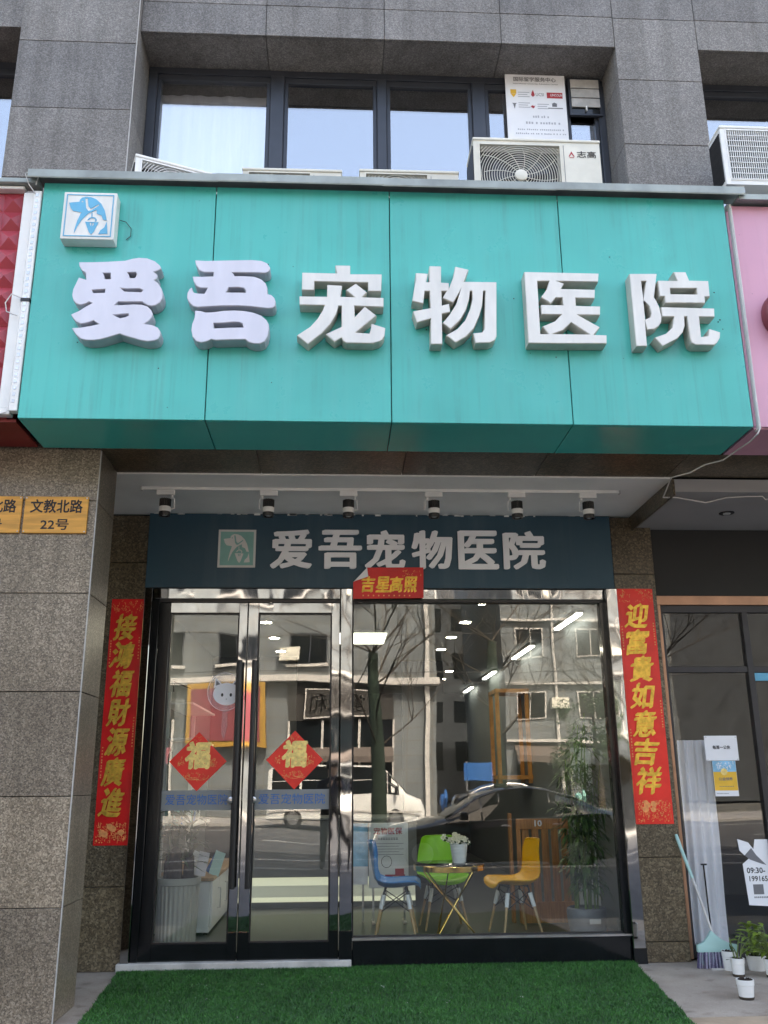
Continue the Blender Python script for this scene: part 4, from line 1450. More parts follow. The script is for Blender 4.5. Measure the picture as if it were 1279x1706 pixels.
tb = thing('round_table', 'small round table with polished gold rim and crossed gold rod legs', 'table', (1.04, .68, .10))
MB().lathe((1.04, .68, .66), [(.316, 0), (.325, .004), (.325, .048), (.318, .052)], 64).build('gold_rim', 'gold_metal', tb, smooth=True)
MB().lathe((1.04, .68, .7125), [(.314, 0), (.314, .006), (.311, .008)], 64).build('top_plate', 'black_gloss', tb, smooth=True)
for k in range(6):
    a = R(60 * k + 22)
    b = a + R(150 if k % 2 else -150)
    m = MB()
    m.tube([(1.04 + .27 * math.cos(a), .68 + .27 * math.sin(a), .665), (1.04 + .235 * math.cos(b), .68 + .20 * math.sin(b), .104)], .0065, 8)
    m.build('leg', 'gold_metal', tb, smooth=True)
fp = thing('flower_pot', 'white ribbed pot of cream flowers on the round table', 'flower pot', (1.135, .66, .7205))
pr = [(.058, 0), (.060, .004)]
for k in range(12):
    z = .012 + k * .0125
    r = .060 + .022 * z / .17
    pr += [(r + .0015, z), (r - .0005, z + .006)]
pr += [(.084, .165), (.086, .172), (.078, .172), (.076, .15)]
MB().lathe((1.135, .66, .7205), pr, 32).build('pot', 'white_plastic', fp, smooth=True)
fl = MB()
gr = MB()
for k in range(46):
    a, q = random.uniform(0, 6.28), math.sqrt(random.random())
    x, y, z = 1.135 + .098 * q * math.cos(a) - .012, .66 + .09 * q * math.sin(a), .905 + .045 * (1 - q * q) + random.uniform(-.012, .015)
    if k % 9 == 0:
        x -= .05
        z += .02
    for j in range(6):
        b = j * 1.047 + random.random()
        r = random.uniform(.012, .019)
        c, s_ = math.cos(b) * r, math.sin(b) * r
        fl.add([(x, y, z), (x + c - s_ * .45, y - .006, z + s_ + c * .45), (x + c * 1.3, y - .009, z + s_ * 1.3), (x + c + s_ * .45, y - .006, z + s_ - c * .45)], [(0, 1, 2, 3)])
    if k % 2:
        gr.tube([(1.135 + .03 * math.cos(a), .66 + .03 * math.sin(a), .87), (x, y, z)], .002, 4)
        gr.add([(x, y, z - .02), (x + .02, y - .01, z - .01), (x + .035, y - .01, z - .02), (x + .018, y, z - .03)], [(0, 1, 2, 3)])
fl.build('flowers', 'petal', fp)
gr.build('stems', 'leaf_dark', fp)


def leaf_blade(mb, p, d, L, w, droop=.3, up=Vector((0, 0, 1))):
    d = d.normalized()
    s_ = d.cross(up)
    s_ = s_.normalized() if s_.length > .05 else Vector((1, 0, 0))
    pts = []
    for q, ww in ((0, .15), (.3, 1), (.65, .75), (1, .02)):
        c = p + d * (L * q) + Vector((0, 0, -droop * L * q * q))
        pts.append((c - s_ * w * ww, c + s_ * w * ww))
    for (a, b), (c, e) in zip(pts, pts[1:]):
        mb.add([a, b, e, c], [(0, 1, 2, 3)])


bp = thing('potted_bamboo', 'tall slender bamboo in a dark grey pot at the right end of the shop window', 'potted plant', (2.26, .56, .10))
MB().lathe((2.26, .56, .10), [(.135, 0), (.150, .012), (.172, .12), (.178, .20), (.172, .235), (.155, .245), (.15, .22)], 40).build('pot', 'pot_grey', bp, smooth=True)
MB().lathe((2.26, .56, .30), [(.152, 0), (.10, .012), (.01, .02)], 20).build('soil', 'soil', bp)
lab = MB()
lab.box(-.05, .05, -.002, .002, -.02, .02)
pl = lab.moved(lambda x, y, z: (2.285 + x, .378 + y, .245 + z)).build('pot_label', 'trim_pale', bp, bev=.0015)
st, lf = MB(), MB()
for k in range(17):
    a = random.uniform(0, 6.28)
    r = .115 * math.sqrt(random.random())
    x, y = 2.26 + r * math.cos(a), .56 + r * math.sin(a) * .7
    h = random.uniform(1.0, 1.75)
    tx, ty = x + random.uniform(-.10, .16), y + random.uniform(-.08, .12)
    pts = [Vector((x + (tx - x) * (q / 8) ** 1.4, y + (ty - y) * (q / 8) ** 1.4, .30 + h * q / 8)) for q in range(9)]
    st.tube(pts, [.0085 - .0005 * q for q in range(9)], 7)
    for q in range(9):
        c = pts[q]
        st.lathe((c.x, c.y, c.z), [(.0105 - .0005 * q, -.003), (.0105 - .0005 * q, .003)], 7)
    for q in range(int(h * 30)):
        t_ = random.uniform(.18, 1)
        p = pts[0].lerp(pts[-1], t_)
        i = min(int(t_ * 8), 7)
        p = pts[i].lerp(pts[i + 1], t_ * 8 - i)
        az = random.uniform(0, 6.28)
        d = Vector((math.cos(az), math.sin(az), random.uniform(-.3, .5)))
        tip = p + d * random.uniform(.02, .09)
        for j in range(3):
            dd = (d + Vector((random.uniform(-.7, .7), random.uniform(-.7, .7), random.uniform(-.5, .3))))
            leaf_blade(lf, tip, dd, random.uniform(.08, .16), random.uniform(.007, .012), .45)
st.build('canes', 'cane', bp, smooth=True)
lo = lf.build('foliage', 'leaf_bamboo', bp)

lp = thing('large_potted_plant', 'thick stemmed plant in a tall ribbed pale pot behind the left glass door', 'potted plant', (-1.385, .52, .10))
cx, cy = -1.385, .52
m = MB()
N = 56
for i, (r, z) in enumerate([(.135, .10), (.165, .115), (.175, .25), (.182, .42), (.187, .60), (.196, .62), (.196, .665), (.175, .665), (.17, .60)]):
    pass
prof = [(.135, .0), (.165, .015), (.172, .10), (.180, .30), (.186, .49)]
V, F = [], []
for r, z in prof:
    for k in range(N * 2):
        a = math.pi * k / N
        rr = r + (.004 if k % 4 < 2 else -.004) * (z > .005)
        V.append((cx + rr * math.cos(a), cy + rr * math.sin(a), .10 + z))
for i in range(len(prof) - 1):
    for k in range(N * 2):
        F.append((i * N * 2 + k, i * N * 2 + (k + 1) % (N * 2), (i + 1) * N * 2 + (k + 1) % (N * 2), (i + 1) * N * 2 + k))
m.add(V, F)
m.lathe((cx, cy, .585), [(.19, 0), (.198, .006), (.198, .055), (.192, .06), (.175, .06), (.17, .01)], 48)
m.build('pot', 'pot_cream', lp, smooth=True, ang=25)
MB().lathe((cx, cy, .60), [(.168, 0), (.12, .02), (.02, .03)], 20).build('soil', 'soil', lp)
tk = MB()
for dx, dy, h, r in ((-.03, 0, .24, .065), (.075, .02, .20, .05), (-.09, .03, .16, .04)):
    tk.tube([(cx + dx, cy + dy, .58), (cx + dx * 1.1, cy + dy, .66), (cx + dx * 1.15, cy + dy, .60 + h), (cx + dx * 1.2, cy + dy, .66 + h)], [r * 1.1, r, r * .85, r * .3], 14)
tk.build('stems', 'bark', lp, smooth=True)
lf = MB()
for k in range(120):
    a = random.uniform(0, 6.28)
    p = Vector((cx + random.choice([-.03, .08, -.1]) + random.uniform(-.03, .03), cy + random.uniform(-.03, .05), random.uniform(.74, 1.25)))
    leaf_blade(lf, p, Vector((math.cos(a), math.sin(a) * .7 + .25, random.uniform(.0, 1.1))), random.uniform(.18, .34), random.uniform(.018, .034), .5)
for k in range(3):
    p0 = Vector((cx + (-.03, .08, -.1)[k], cy, .75))
    lf.tube([p0, p0 + Vector((.02, .03, .5))], .008, 5)
lf.build('foliage', 'leaf_dark', lp)

# white low cabinet behind the pot, with brochures on its wooden top
cb = thing('low_cabinet', 'low white cabinet with a wooden top standing along the left wall', 'cabinet', (-1.32, 1.9, .10))
B(-1.715, -1.16, .98, 3.2, .12, .56).build('carcass', 'white_plastic', cb, bev=.004)
B(-1.715, -1.13, .96, 3.22, .565, .595).build('top_board', 'wood_pale', cb, bev=.003)
for k in range(4):
    B(-1.158, -1.142, 1.0 + k * .55, 1.53 + k * .55, .17, .555).build('door_front', 'white_plastic', cb, bev=.003)
    hb_ = MB()
    hb_.tube([(-1.14, 1.42 + k * .55, .28), (-1.115, 1.42 + k * .55, .28), (-1.115, 1.42 + k * .55, .46), (-1.14, 1.42 + k * .55, .46)], .006, 6)
    hb_.build('handle', 'bare_metal', cb)
for y in (1.0, 3.12):
    for x in (-1.69, -1.21):
        B(x, x + .04, y, y + .04, .10, .12).build('foot', 'black_plastic', cb)
names = ['lilac', 'teal', 'white', 'purple']
for k, (mt, x, tilt) in enumerate((('letter_cool', -1.28, .35), ('broom_mint', -1.16, .2), ('paper_white', -1.40, .28), ('ink_blue', -1.22, .3))):
    bm_ = B(-.05, .05, -.004, .004, 0, .22)
    o = bm_.build('brochure', mt, origin=(0, 0, 0))
    o.location = (x, 1.08 + k * .09, .597)
    o.rotation_euler = (R(-12), R(14 + 6 * k), R(20))
    tag(o, f'{names[k]} brochure leaning on the low cabinet behind the left door', 'brochure', 'brochures on the low cabinet')
# open white shelf on the left wall
sh = thing('wall_shelf', 'white open shelf unit on the left wall behind the left glass door', 'shelf', (-1.5, 1.7, .6))
for z in (2.20, 1.86, 1.05):
    B(-1.715, -1.40, .95, 2.6, z - .022, z).build('shelf_board', 'white_plastic', sh, bev=.002)
for y in (.95, 2.57):
    B(-1.66, -1.62, y, y + .03, .60, 2.30).build('upright', 'white_plastic', sh)
for y in (1.3, 1.75, 2.2):
    MB().prism([(-1.71, 1.838), (-1.42, 1.838), (-1.45, 1.80), (-1.6, 1.77), (-1.71, 1.70)], y, y + .02).build('bracket', 'white_plastic', sh)
hook = MB()
hook.tube([(-1.60, .96, 2.30), (-1.60, .96, 2.40), (-1.45, 1.05, 2.34)], .008, 6)
hook.build('hook_bar', 'black_plastic', sh)
nth9 = ['first', 'second', 'third', 'fourth', 'fifth', 'sixth', 'seventh', 'eighth', 'ninth']
for k in range(9):
    y = 1.02 + k * .17
    h = random.uniform(.16, .26)
    o = B(-1.69, -1.50, y, y + .11, 1.0505, 1.05 + h).build('product_box', ['logo_green', 'ink_blue', 'trim_pale', 'white_plastic', 'curtain'][k % 5])
    tag(o, nth9[k] + ' ' + ['green', 'blue', 'beige', 'white', 'pale grey'][k % 5] + ' box from the door on the lowest board of the white wall shelf', 'box', 'product boxes on the white wall shelf')

# reception counter with two light bands
rc = thing('reception_counter', 'grey reception counter with two glowing light bands near the floor', 'counter', (-.1, 3.2, .10))
B(-1.05, .92, 2.72, 3.5, .42, 1.02).build('body', 'counter_grey', rc, bev=.004)
B(-1.02, .90, 2.78, 3.45, .10, .42).build('plinth', 'counter_grey', rc)
B(-1.02, .90, 2.765, 2.778, .21, .33).build('lit_plinth_face', 'plinth_lit_glow', rc)  # plinth face made to glow as if lit by the two bands
B(-1.02, .90, 2.765, 2.778, .33, .415).build('light_band', 'strip_glow', rc)
B(-1.02, .90, 2.765, 2.778, .16, .21).build('light_band', 'strip_glow', rc)
B(-1.07, .94, 2.68, 3.52, 1.02, 1.05).build('counter_top', 'counter_grey', rc, bev=.004)

# poster boards behind the blue chair
pb = thing('poster_board', 'white pet insurance poster board standing behind the blue chair', 'poster', (.52, 1.55, .10))
B(.335, .735, 1.555, 1.575, .42, 1.035).build('board', 'poster_panel', pb, bev=.003)
for x in (.37, .68):
    B(x, x + .02, 1.557, 1.573, .118, .42).build('leg', 'trim_pale', pb)
    B(x - .005, x + .025, 1.45, 1.70, .10, .118).build('foot', 'trim_pale', pb)
yq = 1.553
text('宠物医保', .385, .675, .925, .99, yq, .02).build('title_lettering', 'ink_red', pb)
m = MB()
for z in (.885, .872):
    x = .43
    while x < .62:
        m.box(x, x + .018, yq, yq + .001, z, z + .008)
        x += .026
for k in range(5):
    m.box(.40, .69 - .05 * (k % 2), yq, yq + .001, .835 - k * .026, .839 - k * .026)
m.build('small_print', 'ink_grey', pb)
m = MB()
m.tube([(.515 + .052 * math.cos(a * .3142), yq, .665 + .055 * math.sin(a * .3142)) for a in range(21)], .003, 4, False)
m.build('speech_bubble', 'ink', pb)
m = MB()
m.box(.50, .70, yq, yq + .001, .455, .545)
m.box(.60, .69, yq, yq + .001, .545, .60)
m.build('red_illustration', 'ink_red', pb)
B(.575, .655, yq - .001, yq, .46, .53).build('pale_square', 'trim_pale', pb)
lb2 = thing('blue_poster_board', 'light blue poster board half hidden behind the steel post', 'poster', (.22, 1.65, .10))
B(.10, .328, 1.60, 1.615, .45, 1.03).build('board', 'paper_blue', lb2)
B(.10, .328, 1.598, 1.5995, .45, .62).build('lower_print', 'paper_white', lb2)
B(.14, .16, 1.60, 1.615, .10, .45).build('leg', 'trim_pale', lb2)
B(.27, .29, 1.60, 1.615, .10, .45).build('leg', 'trim_pale', lb2)

# slatted wooden gate beside the bamboo
sg = thing('slatted_wood_gate', 'wooden slatted gate with a number ten plate between yellow chair and bamboo', 'gate', (2.06, 1.3, .10))
B(1.80, 2.34, 1.30, 1.345, .97, 1.07).build('top_rail', 'wood_slat', sg, bev=.004)
B(1.80, 2.34, 1.30, 1.345, .11, .30).build('bottom_rail', 'wood_slat', sg, bev=.004)
B(1.80, 1.84, 1.305, 1.34, .30, .97).build('stile', 'wood_slat', sg)
for k in range(5):
    x = 1.855 + k * .098
    B(x, x + .068, 1.31, 1.335, .30, .97).build('slat', 'wood_slat', sg, bev=.003)
for x in (1.82, 2.30):
    B(x, x + .03, 1.25, 1.40, .10, .11).build('foot', 'wood_slat', sg)
text('10', 1.985, 2.055, 1.0, 1.055, 1.297, .03).build('number_lettering', 'paper_white', sg)
B(1.75, 1.775, 1.4, 1.5, .1005, 1.12).build('side_post', 'wood_slat', sg)
wbd = B(2.36, 2.56, 1.15, 1.18, .10, 1.75)
tag(wbd.build('display_board', 'poster_panel', bev=.003), 'plain white display board standing behind the bamboo', 'board')

# orange wooden cat frame far inside
cf = thing('cat_climbing_frame', 'orange wooden climbing frame fixed high on the right wall far inside', 'climbing frame', (2.35, 4.35, 1.40))
for x in (2.13, 2.53):
    for y in (4.1, 4.6):
        B(x, x + .05, y, y + .05, 1.40, 2.62).build('post', 'wood_orange', cf)
for z in (1.45, 2.57):
    B(2.13, 2.584, 4.08, 4.67, z, z + .05).build('platform', 'wood_orange', cf)
# lamps of the shop
for i, (y0, y1) in enumerate(((.93, 1.95), (3.26, 4.54), (6.1, 7.2), (8.6, 9.6))):
    t_ = thing('tube_light', ['nearest', 'second', 'third', 'farthest'][i] + ' linear tube light in the row along the right ceiling edge', 'ceiling light', (2.49, (y0 + y1) / 2, 3.05), 'tube lights along the right ceiling edge')
    B(2.455, 2.525, y0, y1, 3.085, 3.12).build('housing', 'white_plastic', t_)
    B(2.46, 2.52, y0 + .01, y1 - .01, 3.07, 3.0845).build('tube', 'tube_glow', t_)
dl = thing('downlight', 'round recessed downlight in the clinic ceiling', 'ceiling light', (0, 0, 0), 'recessed downlights in the clinic ceiling')
MB().lathe((0, 0, 0), [(.075, 0), (.08, .006), (.08, .012)], 24).build('rim', 'white_plastic', dl)
MB().lathe((0, 0, -.002), [(.055, 0), (.058, .002)], 24).build('lens', 'down_glow', dl)
for i, (x, y) in enumerate([(1.425, .55), (1.41, 1.66), (1.39, 2.75), (1.38, 3.8), (-.77, 1.67), (-.755, 2.8), (-.745, 3.97), (1.79, 6.3), (1.81, 7.45), (1.8, 8.47)]):
    row = 'row above the round table' if i < 4 else ('row inside the right glass door' if i < 7 else 'far row at the back of the clinic')
    k = i if i < 4 else (i - 4 if i < 7 else i - 7)
    lab_ = ['nearest', 'second nearest', 'third nearest', 'farthest'][k] + ' round ceiling downlight in the ' + row
    if i == 0:
        dl.location = (x, y, 3.107)
        dl['label'] = lab_
    else:
        dup(dl, (x, y, 3.107), 0, lab_)
pn = thing('panel_light', 'square glowing panel light in the clinic ceiling beside the steel post', 'ceiling light', (.2, 2.7, 3.08))
B(-.06, .60, 2.27, 3.16, 3.09, 3.12).build('frame', 'white_plastic', pn)
B(-.04, .58, 2.29, 3.14, 3.084, 3.0895).build('diffuser', 'panel_glow', pn)
# ================================================================== neighbour's shop front on the right
nf = thing('neighbour_shop_front', 'dark shop front with bronze trim and black mullions right of the granite pilaster', 'shop front', (4.5, .05, 0))
B(2.967, 7.5, .045, .12, 3.085, 3.728).build('fascia', 'dark_fascia', nf)
B(2.967, 7.5, .015, .12, 2.995, 3.083).build('bronze_beam', 'bronze', nf, bev=.004)
B(2.967, 2.998, .0, .12, .0, 2.993).build('bronze_jamb', 'bronze', nf, bev=.004)
B(3.0, 7.5, .04, .12, 2.93, 2.993).build('head_rail', 'dark_mullion', nf)
for x in (3.0, 3.775, 5.2, 6.6):
    B(x, x + (.03 if x < 3.1 else .055), .035, .12, .0, 2.93).build('mullion', 'dark_mullion', nf, bev=.003)
for a, b in ((3.03, 3.775), (3.83, 5.2), (5.255, 6.6)):
    z = 2.375
    B(a, b, .045, .12, z, z + .055).build('transom', 'dark_mullion', nf, bev=.003)
    B(a, b, .045, .12, .0, .10).build('bottom_rail', 'dark_mullion', nf)
    B(a, b, .07, .078, .10, z).build('pane', 'neighbour_glass', nf)
    B(a, b, .07, .078, z + .055, 2.93).build('pane', 'neighbour_glass', nf)
B(3.83, 5.2, .05, .06, 2.30, 2.37).build('blue_strip', 'logo_blue', nf)
slab('neighbour_floor', 'interior_dark', 2.95, 7.6, .12, 5, -.02, .02)
slab('neighbour_back_wall', 'interior_dark', 2.95, 7.6, 4.0, 4.1, .02, 3.7)
slab('neighbour_side_wall', 'interior_dark', 7.5, 7.6, .12, 4.0, .02, 3.7)
slab('neighbour_inner_ceiling', 'interior_dark', 2.95, 7.6, .125, 4.1, 3.72, 3.82)
nd = thing('recessed_ceiling_lamp', 'small unlit downlight in the grey ceiling of the right hand shop', 'ceiling lamp', (3.49, -.53, 3.72))
MB().lathe((3.49, -.53, 3.722), [(.062, 0), (.066, .004), (.066, .009)], 24).build('rim', 'black_plastic', nd)
MB().lathe((3.49, -.53, 3.716), [(.03, 0), (.034, .006)], 18).build('lens', 'lamp_lens', nd)

# papers on the neighbour's glass
n1 = thing('paper_notice', 'white paper notice taped on the dark glass of the right hand shop', 'notice', (3.455, .066, 1.595))
B(3.305, 3.605, .0665, .0675, 1.597, 1.812).build('sheet', 'paper_white', n1)
text('每周一公休', 3.375, 3.535, 1.695, 1.727, .0655, .03).build('lettering', 'ink', n1)
for x, z in ((3.31, 1.80), (3.585, 1.80), (3.31, 1.605), (3.585, 1.605)):
    B(x, x + .018, .0655, .066, z - .006, z + .006).build('tape', 'clear_film', n1)
n2 = thing('yellow_poster', 'small yellow and blue poster under the white paper notice', 'poster', (3.46, .066, 1.29))
B(3.355, 3.568, .0665, .0675, 1.292, 1.594).build('sheet', 'paper_white', n2)
B(3.357, 3.566, .0655, .0662, 1.34, 1.50).build('yellow_field', 'paper_yellow', n2)
B(3.357, 3.566, .0655, .0662, 1.50, 1.593).build('blue_field', 'paper_blue', n2)
MB().lathe((3.455, .0654, 1.50), [(.03, 0), (.03, .0008)], 20, 'y').build('seal', 'gold_pale', n2)
text('公益领养', 3.40, 3.525, 1.425, 1.452, .0646, .02).build('lettering', 'ink_grey', n2)
m = MB()
for k in range(9):
    m.box(3.40 + k * .015, 3.409 + k * .015, .0646, .0652, 1.372, 1.378)
    m.box(3.37 + k * .012, 3.378 + k * .012, .0646, .0652, 1.313, 1.318)
m.build('small_print', 'ink_grey', n2)
sp_ = sparkle(3.36, 3.56, 1.53, 1.585, .0648, 30, None, .007)
sp_.build('pale_pattern', 'paper_white', n2)
n3 = thing('opening_hours_poster', 'torn black and white poster with opening hours at the right edge of the glass', 'poster', (3.7, .066, .39))
poly = [(3.548, .40), (4.05, .37), (4.07, .93), (3.66, .93), (3.64, .85), (3.60, .905), (3.505, .935), (3.515, .84), (3.555, .80), (3.62, .795), (3.53, .73)]
MB().prism(poly, .0665, .0675).build('sheet', 'paper_white', n3)
MB().prism([(3.555, .80), (3.62, .86), (3.66, .80), (3.74, .72), (3.70, .73), (3.60, .765)], .0655, .0662).build('dark_photo', 'ink_grey', n3)
text('09:30-', 3.56, 3.72, .655, .70, .0655, .02).build('hours_lettering', 'ink', n3)
text('199165', 3.575, 3.735, .59, .632, .0655, .015).build('phone_lettering', 'ink', n3)
B(3.60, 3.69, .0655, .0662, .485, .565).build('dark_square', 'ink_grey', n3)
m = MB()
for k in range(8):
    m.box(3.60 + k * .016, 3.61 + k * .016, .0655, .0662, .455, .468)
m.build('small_print', 'ink_grey', n3)

# white wrapped board standing inside the neighbour's window
wbm = MB()
wbm.grid(lambda u, v: (3.085 + .02 * v + .30 * u, .20 + .018 * math.sin(u * 24) + .01 * math.sin(v * 9), .03 + 1.75 * v), 48, 16)
tag(wbm.build('white_sheet', 'curtain', smooth=True), 'tall white plastic sheet hanging inside the right hand shop window', 'sheet')

# broom with its dustpan pole
br = thing('broom', 'mint green plastic broom leaning on the right hand shop front', 'broom', (3.10, -.28, -.02))
hd = MB()
x0, x1 = 2.925, 3.255
pts = []
for k in range(25):
    u = k / 24
    x = x0 + (x1 - x0) * u
    c = 1 - abs(u - .38) / .62 if u > .38 else 1 - abs(u - .38) / .38
    pts.append((x, .155 + .095 * max(0, c) ** 2.1 + .012 * c))
poly = [(x0, .10)] + pts + [(x1, .10)]
hd.prism(poly, -.30, -.262)
hd.build('head', 'broom_mint', br, bev=.006, seg=2, smooth=True)
bs, bw = MB(), MB()
for k in range(230):
    x = random.uniform(x0 + .005, x1 - .005)
    y = random.uniform(-.305, -.258)
    dx = (x - (x0 + x1) / 2) * .10 + random.uniform(-.004, .004)
    (bw if (int((x - x0) / .0125) % 2) else bs).tube([(x, y, .102), (x + dx, y + random.uniform(-.012, .012), -.018)], .0022, 4)
bs.build('bristles', 'bristle', br)
bw.build('pale_bristles', 'bristle_pale', br)
m = MB()
m.tube([(3.067, -.281, .235), (3.05, -.265, .31), (2.985, -.16, .66)], .0105, 10)
m.build('pole', 'trim_pale', br, smooth=True)
m = MB()
m.tube([(2.988, -.165, .645), (2.955, -.10, .82), (2.93, -.055, .955), (2.926, -.045, .985)], [.0125, .014, .0145, .011], 10)
m.build('grip', 'broom_mint', br, smooth=True)
dpn = thing('dustpan', 'dustpan with a thin dark upright pole behind the broom head', 'dustpan', (3.16, -.10, -.02))
m = MB()
m.tube([(3.150, -.06, .05), (3.140, -.055, .40), (3.137, -.05, .735)], .007, 8)
m.build('pole', 'black_gloss', dpn, smooth=True)
B(3.115, 3.165, -.062, -.038, .735, .748).build('pole_cap', 'black_plastic', dpn, bev=.003)
m = MB()
m.box(3.02, 3.28, -.20, -.04, -.02, -.008)
m.box(3.02, 3.28, -.05, -.04, -.008, .09)
m.box(3.02, 3.028, -.20, -.05, -.008, .05)
m.box(3.272, 3.28, -.20, -.05, -.008, .05)
m.build('pan', 'broom_mint', dpn)
stn = B(3.0, 3.2, -.36, -.345, -.02, -.008)
tag(stn.build('wooden_stick', 'trim_pale'), 'flat pale stick lying on the pavement in front of the broom', 'stick')

# pots on the pavement
def small_pot(name, label, x, y, r, h, plant=None, band=True):
    t_ = thing(name, label, 'potted plant' if plant else 'flower pot', (x, y, -.02), 'pots standing on the pavement by the right hand shop')
    MB().lathe((x, y, -.02), [(r * .80, 0), (r * .84, .006), (r * .95, h * .70), (r, h * .72), (r * 1.04, h * .96), (r * 1.04, h), (r * .94, h), (r * .92, h * .9)], 32).build('pot', 'white_plastic', t_, smooth=True)
    if band:
        MB().lathe((x, y, -.0195), [(r * .82, 0), (r * .865, .006), (r * .875, h * .14)], 32).build('saucer', 'bark', t_, smooth=True)
    so = MB()
    so.lathe((x, y, -.02 + h * .90), [(r * .93, 0), (r * .6, h * .06), (.003, h * .08)], 18)
    for k in range(26):
        a, q = random.uniform(0, 6.28), r * .8 * math.sqrt(random.random())
        s_ = random.uniform(.004, .010)
        so.lathe((x + q * math.cos(a), y + q * math.sin(a), -.02 + h * .95), [(s_, 0), (s_ * .8, s_), (.001, s_ * 1.4)], 6)
    so.build('soil', 'soil', t_)
    zt = -.02 + h * .9
    if plant == 'stems':
        m, l2 = MB(), MB()
        for dx, hh, bend in ((-.02, .16, -.03), (.0, .20, .05), (.02, .15, .09), (.01, .12, -.06)):
            m.tube([(x + dx, y, zt), (x + dx + bend * .4, y, zt + hh * .6), (x + dx + bend, y - .01, zt + hh)], [.005, .004, .003], 6)
        m.tube([(x + .02, y, zt), (x + .06, y, zt + .16), (x + .10, y - .02, zt + .14), (x + .105, y - .03, zt + .06)], .003, 5)
        leaf_blade(l2, Vector((x - .04, y - .02, zt + .06)), Vector((-.3, -.1, .9)), .07, .014, .1)
        leaf_blade(l2, Vector((x - .05, y - .01, zt)), Vector((-.8, -.2, .3)), .06, .018, .3)
        m.build('stems', 'cane', t_, smooth=True)
        l2.build('leaves', 'leaf_dark', t_)
    if plant == 'pothos':
        l2, m = MB(), MB()
        for k in range(46):
            a = random.uniform(0, 6.28)
            q = random.uniform(.02, .16)
            p0 = Vector((x + .02 * math.cos(a), y + .02 * math.sin(a), zt))
            p1 = Vector((x + q * math.cos(a), y + q * .8 * math.sin(a), zt + random.uniform(.02, .26) * (1.15 - q * 2.2)))
            m.tube([p0, p0.lerp(p1, .5) + Vector((0, 0, .03)), p1], .002, 4)
            d = Vector((math.cos(a) + random.uniform(-.5, .5), math.sin(a) + random.uniform(-.6, .3), random.uniform(-.5, .4))).normalized()
            s_ = d.cross(Vector((0, 0, 1))).normalized()
            L = random.uniform(.05, .095)
            up = d.cross(s_) * -1
            o0 = [(0, 0, 0), (.12, .30, .10), (.45, .34, .10), (.8, .18, .02), (1.05, 0, -.14), (.8, -.18, .02), (.45, -.34, .10), (.12, -.30, .10)]
            V = [p1 + d * (L * a_) + s_ * (L * b_) + up * (L * c_) for a_, b_, c_ in o0] + [p1 + d * (L * .45)]
            l2.add(V, [(8, i, (i + 1) % 8) for i in range(8)])
        m.build('stems', 'cane', t_)
        l2.build('leaves', 'leaf_pothos', t_)
    return t_


small_pot('flower_pot', 'small white pot of bare soil standing alone on the pavement', 2.85, -1.335, .058, .125)
small_pot('flower_pot', 'small white pot with a few thin bare stems beside the broom', 3.115, -.60, .052, .13, 'stems')
small_pot('flower_pot', 'trailing variegated plant in a white bowl beside the dark glass', 3.36, -.38, .075, .11, 'pothos', False)
small_pot('flower_pot', 'white pot with bright leaves cut off by the right edge', 3.36, -.66, .058, .13, 'pothos')
small_pot('flower_pot', 'white pot half hidden behind the pot of thin stems', 3.15, -.36, .055, .14, None, False)

# ------------------------------------------------------------------ artificial turf mat before the entrance
gm = thing('turf_mat', 'bright green artificial grass mat spread before the entrance', 'mat', (.4, -1.2, -.02))
YB, YF = -.02, -2.9


def edge(y):
    t_ = (y - YB) / (YF - YB)
    wob = .006 * math.sin(y * 9) + .004 * math.sin(y * 23)
    return -1.735 + .215 * t_ + wob, 2.475 - .36 * t_ - wob + .0


rows = 60
V, F = [], []
for k in range(rows + 1):
    y = YB + (YF - YB) * k / rows
    a, b = edge(y)
    V += [(a, y, -.018), (b, y, -.018), (b, y, -.006), (a, y, -.006)]
for k in range(rows):
    i, j = 4 * k, 4 * k + 4
    F += [(i + 3, i + 2, j + 2, j + 3), (i, j, j + 1, i + 1), (i, i + 3, j + 3, j), (i + 1, j + 1, j + 2, i + 2)]
MB().add(V, F).build('backing', 'mat_backing', gm)
NB = 150000
by = YB + (YF - YB) * rng.random(NB) ** 1.15
tt = (by - YB) / (YF - YB)
ea = -1.735 + .215 * tt + .006 * np.sin(by * 9) + .004 * np.sin(by * 23)
eb = 2.475 - .36 * tt - .006 * np.sin(by * 9) - .004 * np.sin(by * 23)
bx = ea + (eb - ea) * rng.random(NB)
ph = rng.random(NB) * 6.283
hh = .011 + .010 * rng.random(NB)
ln = .010 * rng.standard_normal((2, NB))
wv = .0028
P = np.empty((NB * 3, 3))
P[0::3] = np.c_[bx - wv * np.cos(ph), by - wv * np.sin(ph), np.full(NB, -.007)]
P[1::3] = np.c_[bx + wv * np.cos(ph), by + wv * np.sin(ph), np.full(NB, -.007)]
P[2::3] = np.c_[bx + ln[0], by + ln[1], -.007 + hh]
P -= np.array([.4, -1.2, -.02])
me = bpy.data.meshes.new('grass_blades')
me.vertices.add(NB * 3)
me.vertices.foreach_set('co', P.ravel())
me.loops.add(NB * 3)
me.loops.foreach_set('vertex_index', np.arange(NB * 3, dtype=np.int32))
me.polygons.add(NB)
me.polygons.foreach_set('loop_start', np.arange(0, NB * 3, 3, dtype=np.int32))
me.polygons.foreach_set('loop_total', np.full(NB, 3, dtype=np.int32))
me.update()
me.materials.append(MT['turf'])
go = link('grass_blades', me, gm, (.4, -1.2, -.02))
go['kind'] = 'stuff'
lit = MB()
